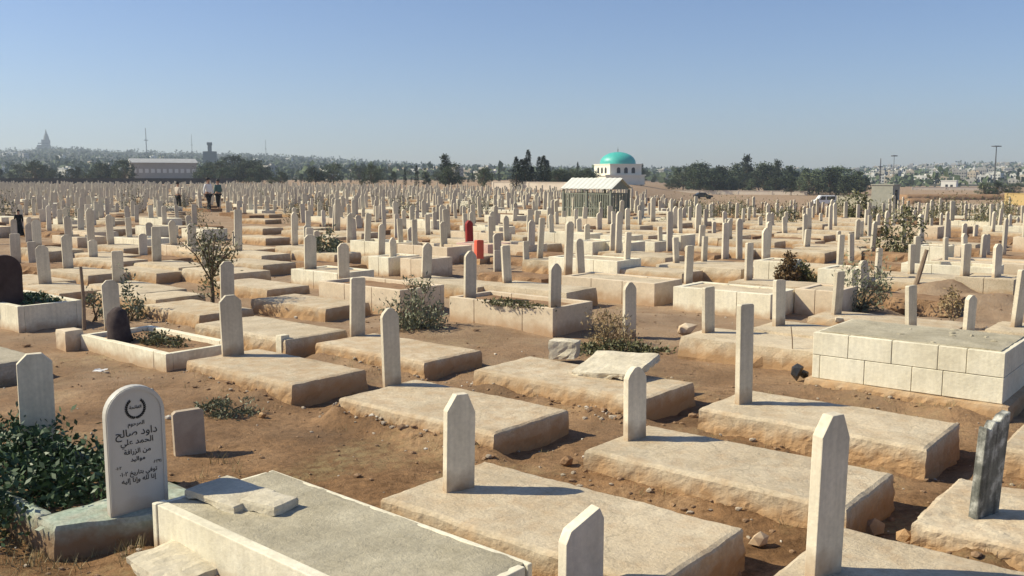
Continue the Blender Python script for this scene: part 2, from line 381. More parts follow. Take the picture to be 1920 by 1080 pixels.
# white block tomb in front, filled with grey sand
def front_tomb():
    L, W, T = 2.3, .86, .31; a = radians(-41); c = centre_from_corner(287, 943, L, W, T, a)
    r = thing('block_tomb', 'low white walled tomb filled with grey sand, nearest to the camera', 'tomb', c, a)
    b = MB()
    t = .07
    b.box((0, -(W - t) / 2, T / 2 - .07), (L - .10, t, T + .14)); b.box((0, (W - t * .5) / 2, T / 2 - .07), (L, t * .5, T + .13))
    b.box((-L / 2 + .06, -.0, T / 2 - .068), (.12, W - 2 * t + .03, T + .125)); b.box((L / 2 - t / 2 + .002, 0, T / 2 - .066), (t, W - .12, T + .12))
    b.box((-L / 2 + .024, -(W / 2 - t / 2) - .004, T / 2 - .07), (.045, t + .01, T + .148))
    me = b.mesh('wall', LIMEW); bevel(me, .006, 2); link('wall', me, r)
    rough_block(L - .06, W - .07, .02, 3, .014, .045, .0, .25, .006).build('top_fill', GRAVEL, r, loc=(0, .02, T - .022))
    OCC.append((c, 1.4))
    HEAPS.append((at(250, 1062, 0), at(420, 1120, 0), .10, .25))
    return r
front_tomb()
def flagstone(label, u, v, z, size, rz, tilt=(0, 0), m=None, name='flagstone', seed=3, amp=.012):
    p = at(u, v, z); o = rough_block(size[0], size[1], size[2], seed, amp, .05, .0, .0, .01).build(name, m or CONC)
    o.location = p; o.rotation_euler = (radians(tilt[0]), radians(tilt[1]), radians(rz)); return tag(o, label, 'stone')
flagstone('thin broken pale flagstone under a smaller one, lying on the grey sand tomb', 432, 932, .315, (.46, .32, .05), -35, (1, 2), PALE, seed=8)
flagstone('thick broken pale piece of stone beside a thin flagstone on the grey sand tomb', 505, 950, .315, (.28, .20, .06), -30, (0, 0), PALE, seed=12)
flagstone('large leaning pale flagstone lying on the long bare slab', 1155, 690, .26, (.75, .62, .07), -33, (12, -4), PALE, seed=5, amp=.022)
flagstone('rough pale lump of plaster at the foot of the grey sand tomb', 330, 1078, .02, (.5, .34, .10), -41, (4, 3), PALE, name='stone', seed=21, amp=.03)
flagstone('rounded grey block of stone behind the long bare slab', 1059, 672, .02, (.34, .24, .24), -20, (0, 0), PALE, seed=6, amp=.025)

# planted plot with the inscribed stone
def leafy_plot():
    a = ANG; L, W, T = 2.05, .88, .21
    ex, ey = axes(a); foot = at(103, 984, T)                     # outer corner of the end kerb
    c = foot - ex * L / 2 + ey * W / 2; c.z = 0
    r = thing('planted_grave', 'green kerbed grave with an inscribed arched headstone and a plain headstone at either end', 'grave', c, a)
    t = .24
    for cc, sz in (((L / 2 - t / 2, 0), (t, W, T)), ((-L / 2 + .06, 0), (.12, W, T)), ((-.06, -W / 2 + .05), (L - t - .13, .10, T - .004)), ((-.06, W / 2 - .05), (L - t - .13, .10, T - .004))):
        q = rough_block(*sz, R.uniform(1, 50), .008, .05, .015)
        if sz[0] == t:                                            # the end kerb was cast askew
            for v in q.v: v.x += min(.59 * (v.y + W / 2), .36) * max(0, min(1, (v.x + t / 2) / t))
        q.build('kerb', GREENP, r, loc=(*cc, 0))
    rough_block(L - t - .14, W - .22, .12, 4, .03, .06, 0).build('soil_bed', DIRT, r, loc=(-.06, 0, 0))
    # plain stone at the far end
    fix_hs(r, a, (74, 662, 846, .24, 'chamfer'), T)
    # inscribed arched stone
    p = at(260, 953, T); h = z_at(p.y, 722) - T; wd = .362
    d = p - r.location; o = link('headstone', headstone_mesh('round', wd, h, .065, .1, MARBLE, .008), r)
    o['label'] = 'arched grey marble headstone with black inscription'
    o.location = (d.dot(ex), d.dot(ey), T); o.rotation_euler = (0, 0, radians(-9))
    # raised rim round the face
    b = MB(); X = .0335
    A = outline('round', wd - .012, h - .006); B = outline('round', wd - .05, h - .025)
    for k in range(2, len(A) - 1):
        p0, p1, q0, q1 = A[k], A[k + 1], B[k], B[k + 1]
        for (f0, f1, g0, g1) in (((X, *p0), (X, *p1), (X + .006, *p1), (X + .006, *p0)),): pass
        b.quad(Vector((X + .006, *p0)), Vector((X + .006, *p1)), Vector((X + .006, *q1)), Vector((X + .006, *q0)))
        b.quad(Vector((X + .006, *q0)), Vector((X + .006, *q1)), Vector((X, *q1)), Vector((X, *q0)))
        b.quad(Vector((X, *p0)), Vector((X, *p1)), Vector((X + .006, *p1)), Vector((X + .006, *p0)))
    for s in (-1, 1):
        y0, y1 = sorted((s * (wd - .012) / 2, s * (wd - .05) / 2)); b.box((X + .003, (y0 + y1) / 2, (h - wd / 2) / 2 + .01), (.006, y1 - y0, h - wd / 2 - .02))
    b.build('rim', MARBLE, o)
    # wreath emblem: two bowed laurel sprays, open at the top
    b = MB(); zc = h - .140; rad = .056; x = .0348
    for s in (-1, 1):
        for k in range(11):
            t_ = radians(-92 + s * 0) + s * radians(8 + k * 13.0)
            y = rad * cos(t_) * .95; z = zc + rad * 1.02 * sin(t_)
            tx = Vector((0, -sin(t_) * s, cos(t_) * s)); nx = Vector((0, cos(t_), sin(t_))); c0 = Vector((x, y, z)); l = .013
            b.quad(c0 - tx * l, c0 + nx * .006 , c0 + tx * l, c0 - nx * .0065)
            c1 = c0 + nx * .007 + Vector((.0004, 0, 0)); b.quad(c1 - tx * l * .6, c1 + nx * .005 + tx * l * .5, c1 + tx * l, c1 - nx * .003)
    b.build('wreath', INK, o)
    # lettering: Arabic presentation forms set right to left
    def line(codes, z, size, y0=0, tilt=0):
        cu = bpy.data.curves.new('lettering', 'FONT'); cu.body = ''.join(chr(c) for c in reversed(codes))
        cu.size = size; cu.align_x = 'CENTER'; cu.align_y = 'CENTER'; cu.offset = .0004; cu.extrude = .0004; cu.materials.append(INK)
        q = bpy.data.objects.new('lettering', cu); COL.objects.link(q); bpy.context.view_layer.update()
        me = bpy.data.meshes.new_from_object(q.evaluated_get(bpy.context.evaluated_depsgraph_get())); bpy.data.objects.remove(q)
        q = link('lettering', me, o)
        q.location = (.0352, y0, z); q.rotation_euler = (pi / 2, 0, pi / 2); return q
    fatiha = [0xFE8D, 0xFEDF, 0xFED4, 0xFE8E, 0xFE97, 0xFEA4, 0xFE94]
    marhum = [0xFE8D, 0xFEDF, 0xFEE4, 0xFEAE, 0xFEA3, 0xFEEE, 0xFEE1]
    line(fatiha, zc + .006, .028)
    line(marhum, h - .237, .034)
    line([0xFEA9, 0xFE8D, 0xFEED, 0xFEA9, 0x20, 0xFEBB, 0xFE8E, 0xFEDF, 0xFEA2], h - .292, .064)
    line([0xFE8D, 0xFEDF, 0xFEA4, 0xFEE4, 0xFEAA, 0x20, 0xFECB, 0xFEE0, 0xFEF2], h - .350, .050)
    line([0xFEE3, 0xFEE6, 0x20, 0xFE8D, 0xFEDF, 0xFEB0, 0xFEAD, 0xFE8D, 0xFED3, 0xFE94], h - .412, .042)
    line([0xFEE3, 0xFEEE, 0xFE8D, 0xFEDF, 0xFEF4, 0xFEAA], h - .462, .038)
    line([0x0661, 0x0669, 0x0662, 0x0668], h - .503, .027, .12); line([0x0662, 0x0660, 0x0661, 0x0660], h - .503, .027, -.12)
    line([0xFE97, 0xFEEE, 0xFED3, 0xFEF2, 0x20, 0xFE91, 0xFE98, 0xFE8E, 0xFEAD, 0xFEF3, 0xFEA6, 0x20, 0x0662, 0x0660, 0x0661, 0x0660], h - .548, .038)
    line([0xFE87, 0xFEE7, 0xFE8E, 0x20, 0xFEDF, 0xFEE0, 0xFEEA, 0x20, 0xFEED, 0xFE87, 0xFEE7, 0xFE8E, 0x20, 0xFE87, 0xFEDF, 0xFEF4, 0xFEEA], h - .594, .040)
    OCC.append((c, 1.4))
    return r, c, a
_, LPC, LPA = leafy_plot()

def leaf_bush(name, label, c, rx, ry, rz, n, size, m, stems=7, stemm=None, clumps=14, z0=0.0, rot=0, cat='bush', hollow=.35, up=.3, asp=.45, seed=1):
    rng = random.Random(seed); r = thing(name, label, cat, c, rot); b = MB(); s = MB()
    cen = []
    for k in range(clumps):
        while True:
            p = Vector((rng.uniform(-1, 1), rng.uniform(-1, 1), rng.uniform(-.2, 1)))
            if hollow < p.length < 1: break
        cen.append((Vector((p.x * rx, p.y * ry, z0 + max(.05, p.z) * rz)), rng.uniform(.16, .34)))
    for k in range(n):
        q, rr = rng.choice(cen)
        d = Vector((rng.gauss(0, 1), rng.gauss(0, 1), rng.gauss(0, .8))) * rr * .62
        p = q + Vector((d.x * rx, d.y * ry, d.z * rz)) ; p.z = max(.02, p.z)
        b.leaf(p, size, 0, asp, rng, up)
    for k in range(stems):
        q = rng.choice(cen)[0]; s.tube([(rng.uniform(-.05, .05), rng.uniform(-.05, .05), -.05), (q.x * .35, q.y * .35, q.z * .5), q], [.014, .010, .004], 5)
    b.build('foliage', m, r); s.build('stems', stemm or BARK, r); return r
# lush bush filling the green kerbed plot
exa, eya = axes(LPA)
leaf_bush('bush', 'lush dark green leafy bush growing inside the green kerbed grave', LPC - exa * .30 - eya * .22, 1.0, .72, .36, 7500, .058, LEAFD, 16, None, 80, .10, LPA, asp=.5, seed=4)

# loose and single headstones near the front
def lone_headstone(label, u, vt, vb, wd, shape, m=None, th=.06, da=0, z=0.0, name='headstone'):
    p = at(u, vb, z); h = z_at(p.y, vt) - z
    o = link(name, headstone_mesh(shape, wd, h, th, .15, m)); o.location = p; lean(o, 1.5)
    o.rotation_euler.z = ANG + HSROT + radians(da + R.uniform(-3, 3)); OCC.append((Vector((p.x, p.y, 0)), .8)); return tag(o, label, 'headstone')
p = at(1085, 1128, 0)
lone_headstone('wide pale headstone with slanted top, its foot cut off by the bottom of the photo', 1088, 955, 1165, .25, 'slant', None, .068)
lone_headstone('short square stub of a headstone beside the inscribed arched stone', 356, 768, 846, .25, 'flat', mat('brown_stone', [(.42, .335, .25), (.52, .43, .33)], 4, .9, .4, 30, blotch=.15), .07)

# ------------------------------------------------------------------ kerbed planters in the left middle
def kerb_frame(label, corner, L, W, T, hs=None, m=None, da=0, fill=DIRT, t=.09, filldrop=.05, name='grave', foot=None, double=False, blocks=None, cat='grave'):
    """plot walled by a frame of dressed kerb stones, filled with earth; one block joint mesh"""
    a = ANG + radians(da); c = centre_from_corner(*corner, L, W, T, a)
    r = thing(name, label, cat, c, a); b = MB()
    nb = blocks or [1] * max(2, round(L / .7))
    tot = sum(nb); x = -L / 2
    for q in nb:
        l = q / tot * L
        for s in (-1, 1): b.box((x + l / 2, s * (W / 2 - t / 2), T / 2 - .08), (l - .008, t, T + .16))
        x += l
    for s in (-1, 1): b.box((s * (L / 2 - t / 2 - .001), 0, T / 2 - .08), (t - .008, W - 2 * t - .004, T + .157))
    me = b.mesh('kerb', m or LIMEW); bevel(me, .005, 1); link('kerb', me, r)
    rough_block(L - 2 * t + .02, W - 2 * t + .02, T - filldrop, R.uniform(1, 60), .02, .12, 0, .1).build('fill', fill, r)
    for x in (hs or []): fix_hs(r, a, x, T - .01)
    if foot:
        ex, ey = axes(a)
    OCC.append((c, 1.35)); return r
kerb_frame('white kerbed planted grave with a grey headstone and a dark stump in front of it', (150, 627), 2.15, 1.0, .19, [(212, 525, 613, .22, 'chamfer')], blocks=[1.6, .25])
_q = at(33, 575, .38) - axes(ANG)[0] * 2.0
kerb_frame('tall white kerbed grave at the photo edge with a dark brown rounded headstone', pix(_q), 2.0, .95, .38, [(12, 478, 566, .46, 'round', DARKSTONE, .12)], fill=DIRT)
kerb_frame('cream kerbed grave planted with dark weeds, a headstone at each end, by the dry bush', (842, 556), 2.05, 1.0, .40, [(881, 470, 558, .20, 'point'), (1040, 493, 577, .19, 'point')], LIMEP, blocks=[.55, 1, .6])
kerb_frame('pink sided tomb partly hidden behind the round grey shrub', (597, 527), 2.1, 1.05, .42, None, LIMEP)

# other kerbed tombs of the middle rows, found by their bright sides
def kerb_len(u0, v0, u1, T):
    p = at(u0, v0, T); ex, ey = axes(ANG); k = (u1 - 960) / (F)
    # solve x + ex t = k' (y + ey t) for the front corner
    L = 1.0
    for _ in range(30):
        q = p + ex * L; uu = pix((q.x, q.y, T))[0]; L += (u1 - uu) / F * q.y / max(.3, ex.x - q.x / q.y * ex.y)
    return max(.7, min(2.4, L))
MID = [  # corner u, v, front corner u, T, material, label, headstones
    (1262, 537, 1446, .40, LIMEW, 'bright white walled tomb of two long blocks in front of the brown bush', []),
    (1028, 481, 1158, .40, LIMEW, 'white walled tomb crossed by a tall headstone, in front of the shelter', [(1065, 415, 509, .18, 'chamfer')]),
    (1053, 517, 1228, .38, LIMEP, 'long beige walled tomb right in front of the white tomb with a tall headstone', []),
    (1125, 441, 1174, .42, LIMEW, 'small cream tomb just below the posts of the shelter', []),
    (1185, 452, 1228, .36, LIMEW, 'low cream tomb beside the small cream tomb below the shelter', []),
    (1237, 440, 1277, .5, LIMEW, 'cream tomb of two courses at the end of the row below the shelter', []),
    (690, 480, 728, .42, LIMEW, 'yellowish tomb side left of the thin pointed headstone behind the grey shrub', []),
    (750, 484, 790, .42, LIMEP, 'tomb with broken yellowish side between two pointed headstones behind the grey shrub', []),
    (545, 504, 632, .32, LIMEW, 'low white kerbed tomb with a thick headstone, at the edge of the bare slabs', [(582, 440, 504, .26, 'chamfer')]),
    (253, 423, 287, .42, LIMEW, 'single bright white tomb block left of the olive tree crown', []),
    (340, 428, 380, .38, LIMEW, 'white tomb side partly covered by the olive tree crown', []),
    (1073, 452, 1101, .45, LIMEW, 'short white tomb behind the tall headstone of the white walled tomb', []),
    (1790, 518, 1902, .40, CONC, 'broad plastered tomb with two headstones, beyond the large block tomb', [(1809, 457, 518, .22, 'flat'), (1868, 457, 520, .22, 'chamfer')]),
    (1490, 541, 1540, .42, LIMEP, 'beige block tomb below the dark shrub right of the white tomb', []),
    (1533, 503, 1560, .45, LIMEW, 'narrow white tomb side between the brown bush and the grey green shrub', []),
    (1413, 488, 1438, .5, LIMEW, 'upright white tomb end just left of the brown bush', []),
    (1715, 461, 1740, .55, LIMEW, 'pale tomb of two courses behind the leaning stake', []),
    (855, 455, 915, .36, PINKK, 'pink kerbed grave with a dark red and an orange red headstone', [(880, 413, 449, .22, 'point', REDP, .12), (898, 450, 476, .2, 'flat', ORANGEP, .14)]),
]
for (u0, v0, u1, T, m, lab, hs) in MID:
    L = kerb_len(u0, v0, u1, T)
    kerb_frame(lab, (u0, v0), L, 1.0 if T < .5 else .9, T, hs, m, t=.12, filldrop=.01, fill=CONC, name='grave')

# headstones of the middle rows, read from the photograph: u, v top, v base, shape, plot, label
ROW = [
    (85, 460, 532, .28, 'chamfer', 'c', 'grey headstone on a stepped slab just right of the dark rounded stone'),
    (128, 440, 503, .26, 'chamfer', 'c', 'second grey headstone from the dark rounded stone, on a low slab'),
    (222, 470, 530, .25, 'flat', 'c', 'headstone standing behind the grey headstone of the planted white kerb'),
    (294, 425, 490, .24, 'flat', 'c', 'slim flat topped headstone above a slab with a dark square end face'),
    (172, 390, 473, .24, 'chamfer', 'c', 'very tall slim headstone among low slabs, left of the bright white tomb block'),
    (208, 402, 458, .24, 'chamfer', 'c', 'headstone next to the very tall slim one'),
    (243, 408, 449, .22, 'flat', 'w', 'small headstone touching the bright white tomb block'),
    (70, 412, 463, .28, 'chamfer', 'c', 'stout headstone right beside the figure in black'),
    (30, 438, 492, .30, 'flat', 'n', 'pale broad headstone below the figure in black'),
    (326, 412, 463, .25, 'point', 'w', 'pointed headstone just left of the olive tree crown'),
    (447, 393, 470, .24, 'flat', 'c', 'tall headstone at the edge of the olive tree crown, facing the bare slabs'),
    (553, 397, 460, .22, 'point', 'c', 'pointed headstone first in its row past the bare slabs'),
    (645, 456, 527, .28, 'chamfer', 'c', 'broad headstone at the corner of the pink sided tomb'),
    (738, 445, 514, .2, 'point', 'n', 'thin pointed headstone between two yellowish tombs behind the grey shrub'),
    (799, 455, 521, .25, 'point', 'c', 'pointed headstone with a dark end slab beside it behind the grey shrub'),
    (951, 460, 530, .22, 'flat', 'c', 'headstone with pale plot between the two stones of the weedy cream kerb'),
    (987, 452, 508, .19, 'flat', 'n', 'slim headstone behind the far stone of the weedy cream kerb'),
    (1180, 528, 629, .25, 'point', 'n', 'headstone half sunk in the dry bush and dark weeds'),
    (1328, 537, 623, .22, 'flat', 'c', 'headstone in front of the joint between the two white blocks'),
    (1460, 525, 610, .25, 'flat', 'c', 'headstone at the end of the bright white walled tomb'),
    (1568, 508, 589, .22, 'flat', 'c', 'slim headstone at the foot of the grey green shrub'),
    (1708, 535, 617, .23, 'flat', 'c', 'headstone standing right behind the large block tomb, near the dug earth'),
    (1815, 553, 629, .21, 'point', 'c', 'pointed headstone behind the middle of the large block tomb'),
    (1905, 505, 612, .23, 'flat', 'c', 'tall headstone at the photo edge behind the large block tomb'),
    (1290, 460, 533, .22, 'flat', 'c', 'headstone over the corner of the bright white walled tomb'),
    (1403, 455, 525, .23, 'flat', 'c', 'headstone left of the upright white tomb end'),
    (1436, 427, 490, .28, 'point', 'c', 'broad bluish grey headstone above the upright white tomb end'),
    (1320, 443, 490, .2, 'flat', 'c', 'small headstone above a pinkish earth slab left of the bluish grey headstone'),
    (1574, 440, 505, .22, 'flat', 'c', 'tall headstone framed by a pale kerb behind the grey green shrub'),
    (1645, 465, 520, .2, 'flat', 'c', 'headstone just past the grey green shrub'),
    (1708, 458, 513, .19, 'flat', 'c', 'slim headstone left of the leaning stake'),
    (1772, 445, 497, .2, 'flat', 'w', 'slim headstone just past the leaning stake'),
    (1100, 420, 462, .22, 'chamfer', 'w', 'headstone beside the tall headstone of the white walled tomb'),
    (1175, 435, 500, .2, 'flat', 'c', 'tall slim headstone at the end of the white walled tomb'),
    (1238, 425, 473, .2, 'flat', 'n', 'slim headstone standing at the corner of the two-course cream tomb'),
    (1268, 445, 493, .2, 'flat', 'c', 'headstone in front of the two-course cream tomb'),
    (1148, 418, 470, .2, 'chamfer', 'c', 'headstone rising behind the small cream tomb below the shelter'),
    (920, 405, 463, .2, 'flat', 'w', 'tall headstone next to the red headstones'),
    (950, 404, 452, .24, 'point', 'c', 'broad grey headstone second past the red headstones'),
    (1012, 408, 484, .2, 'flat', 'c', 'tall headstone two places before the white walled tomb'),
    (833, 415, 472, .24, 'chamfer', 'c', 'broad headstone second before the red headstones'),
    (778, 412, 470, .19, 'flat', 'w', 'bright edged headstone third before the red headstones'),
    (752, 410, 465, .2, 'flat', 'w', 'white edged headstone fourth before the red headstones'),
    (715, 420, 478, .22, 'chamfer', 'c', 'headstone above the yellowish tomb side'),
    (688, 400, 462, .22, 'flat', 'w', 'headstone with a bright white plot of two blocks'),
    (655, 402, 455, .2, 'chamfer', 'c', 'slim headstone behind the broad one at the pink tomb corner'),
    (578, 395, 440, .22, 'flat', 'c', 'headstone behind the thick one of the low white kerbed tomb'),
]
SLABC = {}
def plot_mesh(kind, k):
    key = (kind, k)
    if key not in SLABC:
        rr = random.Random(k * 7 + len(kind))
        if kind == 'c': me = rough_block(1.85 + .1 * (k % 3), .9 + .06 * (k % 2), .2 + .03 * (k % 4), k + 3.3, .014, .12, .04).mesh('slab', CONC)
        elif kind == 'e': me = rough_block(1.8, .85, .16 + .03 * (k % 2), k + 13.3, .04, .13, .10).mesh('mound', DIRT)
        else:
            b = MB(); L, W, T, t = 1.9, .95, .32 + .05 * (k % 3), .11
            for s in (-1, 1):
                for q in (-1, 0, 1): b.box((q * L / 3, s * (W / 2 - t / 2), T / 2 - .07), (L / 3 - .008, t, T + .14))
                b.box((s * (L / 2 - t / 2), 0, T / 2 - .07), (t - .01, W - 2 * t, T + .136))
            me = bevel(b.mesh('kerb', [LIMEW, LIMEP][k % 2]), .005, 1)
        SLABC[key] = me
    return SLABC[key]
FILL = rough_block(1.72, .76, .22, 77, .02, .12, 0, .2).mesh('fill', CONC)
HSM = {}
def hs_mesh(shape, wd):
    key = (shape, round(wd, 2))
    if key not in HSM: HSM[key] = headstone_mesh(shape, wd, .75, .06, .12)
    return HSM[key]
TOPZ = {'c': lambda k: .2 + .03 * (k % 4), 'e': lambda k: .13, 'w': lambda k: .22, 'n': lambda k: 0}
def row_grave(p_hs, h, wd, shape, kind, k, label, group=None, da=0.0, off=.75, zg=0.0):
    a = ANG + radians(da); ex, ey = axes(a)
    if kind == 'n':
        o = link('headstone', hs_mesh(shape, wd)); o.location = (p_hs.x, p_hs.y, p_hs.z + zg); o.scale = (1, 1, h / .75); lean(o, 2); o.rotation_euler.z = a + HSROT
        OCC.append((Vector((p_hs.x, p_hs.y, 0)), .8)); return tag(o, label, 'headstone', group)
    c = Vector((p_hs.x, p_hs.y, zg)) + ex * off; z = TOPZ[kind](k)
    r = thing('grave', label, 'grave', c, a, group)
    s = link({'c': 'slab', 'e': 'mound', 'w': 'kerb'}[kind], plot_mesh(kind, k), r)
    if kind == 'w': o = link('fill', FILL, r); o.location.z = .04 * (k % 4)
    o = link('headstone', hs_mesh(shape, wd), r); o.location = (-off, 0, z); o.scale = (1, 1, h / .75); lean(o, 3.2); o.rotation_euler.z += HSROT
    OCC.append((c, 1.3)); return r
NIND = 0
for k, (u, vt, vb, wd, shape, kind, lab) in enumerate(ROW):
    z = TOPZ[kind](k); p = at(u, vb, z); h = z_at(p.y, vt) - z
    row_grave(p, h, wd * .82, shape, kind, k, lab, da=R.uniform(-3, 3)); NIND += 1

# bare low slabs of the open strip beside the olive tree: corner u,v, front u
BARE = [(470, 560, 'bare slab with a reddish end face, nearest of the open strip'), (395, 528, 'bare slab behind the olive tree trunk'), (400, 488, 'bare tan slab third up the open strip'),
        (405, 462, 'bare slab with a long dark end face in the open strip'), (440, 442, 'thin bare slab high up the open strip'), (440, 425, 'narrow bare slab near the top of the open strip'), (450, 410, 'farthest bare slab of the open strip'),
        (205, 502, 'bare slab with a dark square end face, left of the olive tree'), (180, 545, 'greenish edged low slab between the planted white kerb and the olive tree'), (-30, 520, 'stepped low slab under the grey headstone next to the dark rounded stone')]
for k, (u, v, lab) in enumerate(BARE):
    slab_grave(lab, (u, v), 1.9, .95, .2 + .02 * (k % 3), None, da=R.uniform(-3, 3), heap=0, m=CONC)

# ------------------------------------------------------------------ rows beyond: individual graves up to the limit, then one mass
def dlim(u):          # far edge of the burial ground along each line of sight
    T = [(-800, 185), (0, 185), (300, 180), (600, 150), (850, 125), (1000, 112), (1250, 95), (1450, 80), (1560, 66), (1640, 62), (1920, 62), (3000, 60)]
    for (a, da), (b, db) in zip(T, T[1:]):
        if a <= u <= b: return da + (db - da) * (u - a) / (b - a)
    return 50
cand = []
EX, EY = axes(ANG)
for i in range(-122, 123):
    for j in range(-125, 126):
        p = EX * (i * 2.5 + R.uniform(-.4, .4)) + EY * (j * 1.46 + R.uniform(-.22, .22)) + Vector((0, 60, 0))
        if p.y < 14 or p.y > 190: continue
        u, v = pix((p.x, p.y, .2 + dip(p.x, p.y)))
        if any(abs(u - pu) < 17 and pv - 6 < v < pv + 75 for pu, pv in ((37, 443), (392, 398), (335, 394), (410, 393), (885, 474))): continue
        if not (-330 < u < 2250) or p.y > dlim(u): continue
        if R.random() < .07: continue
        if 448 < u < 548 and v > 400: continue                     # the open strip of bare slabs
        if 1640 < u < 1960 and 525 < v < 600: continue              # dug earth
        if any((p + EX * .7 - c).length < r for c, r in OCC if abs(c.y - p.y) < 4): continue
        # keep sight lines to the placed front rows free
        if v > 548: continue
        cand.append((p.y, p, u))
cand.sort(key=lambda t: t[0])
SHAPES = ['chamfer', 'flat', 'point', 'flat', 'chamfer', 'round']
def region(u):
    return ('among dense rows before the olive tree' if u < 345 else 'among dense rows just past the olive tree' if u < 600 else
            'among dense rows leading to the red headstones' if u < 870 else 'among dense rows between red headstones and shelter' if u < 1060 else
            'among dense rows around the shelter' if u < 1240 else 'among dense rows between shelter and grey green shrub' if u < 1600 else
            'among rows beyond the large block tomb')
KINDW = {'c': 'small headstone with low concrete slab', 'w': 'small headstone with pale stone kerb', 'e': 'small headstone with earth mound', 'n': 'plain headstone in bare earth'}
GRPW = {'c': 'slab graves', 'w': 'kerbed graves', 'e': 'earth mound graves', 'n': 'lone headstones'}
n_grave = sum(1 for o in COL.objects if o.get('category') == 'grave')
mass = MB(); nm = 0
def stone_into(b, p, h, wd, shape, mi, a):
    M = Matrix.Translation(p) @ Matrix.Rotation(a + HSROT + R.uniform(-.06, .06), 4, 'Z') @ Matrix.Rotation(R.uniform(-.06, .06), 4, 'X')
    b.prism([(y, z if z > 0 else -.1) for y, z in outline(shape if shape != 'round' else 'point', wd, h)], -.03, .03, mi, M)
n_lone = 0
for k, (y, p, u) in enumerate(cand):
    kind = R.choices('cwen', [.42, .13, .25, .20])[0]; shape = R.choice(SHAPES); wd = R.choice([.17, .19, .21, .24])
    h = min(1.15, max(.35, R.gauss(.76, .19))); kk = R.randrange(12)
    if (kind == 'n' and n_lone < 75 and y < 52) or (kind != 'n' and n_grave < 292):
        if kind == 'n': n_lone += 1
        else: n_grave += 1
        z = TOPZ[kind](kk) - (.03 if kind == 'e' else 0)
        row_grave(Vector((p.x, p.y, z)), h, wd, shape, kind, kk, f'{KINDW[kind]} {region(u)}', f'{GRPW[kind]} {region(u)}', da=R.uniform(-4, 4), zg=dip(p.x, p.y))
    else:
        nm += 1; a = ANG + R.uniform(-.07, .07)
        zd = dip(p.x, p.y); z = zd + (.18 if kind != 'n' else 0)
        stone_into(mass, Vector((p.x, p.y, z)), h, wd, shape, 0, a)
        if kind != 'n': mass.box(p + EX * .8 + Vector((0, 0, zd + (.03 if kind != 'w' else .08))), (1.85, .9, .3 if kind != 'w' else .42), a, {'c': 1, 'w': 2, 'e': 3}[kind])
        if R.random() < .3: stone_into(mass, Vector((p.x, p.y, z)) + EX * 1.6, h * .8, wd, shape, 0, a)
o = stuff(mass.build('distant_graves', [LIME, CONC, LIMEW, DIRT])); o['label'] = 'mass of tiny distant headstones fading towards the far wall'
print('individual graves', n_grave, 'lone', n_lone, 'mass', nm)

# ------------------------------------------------------------------ ground
def gz(x, y):
    d = math.hypot(x, y)
    z = .05 * noise.noise(Vector((x * .35, y * .35, 1))) + .025 * noise.noise(Vector((x * 1.3, y * 1.3, 5)))
    if d < 40: z += .018 * noise.noise(Vector((x * 4.5, y * 4.5, 9))) + .013 * noise.noise(Vector((x * 13, y * 13, 3)))
    z -= .02
    if y < 16:
        for (a, b, h, wd) in HEAPS:
            abx, aby = b.x - a.x, b.y - a.y; l2 = abx * abx + aby * aby
            t = max(0, min(1, ((x - a.x) * abx + (y - a.y) * aby) / l2))
            q = math.hypot(x - a.x - abx * t, y - a.y - aby * t)
            if q < wd * 2.6:
                z += h * math.exp(-(q / wd) ** 2) * max(0, .75 + .9 * noise.noise(Vector((x * 2.7, y * 2.7, 2))))
    for (u, v, h, rx, ry) in PITS:
        cx, cy = u, v; q = ((x - cx) / rx) ** 2 + ((y - cy) / ry) ** 2
        if q < 6: z += h * math.exp(-q) * (1 + .5 * noise.noise(Vector((x * 1.6, y * 1.6, 7))))
    return z
PITS = []
for (u, v, h, rx, ry) in ((1760, 558, .30, .9, .5), (1740, 580, -.22, .5, .35), (1850, 572, .28, .8, .45), (1880, 592, -.12, .5, .3), (1180, 600, .12, .8, .6), (870, 620, .10, .9, .5), (600, 560, .12, 1.2, .6)):
    q = at(u, v, 0); PITS.append((q.x, q.y, h, rx, ry))
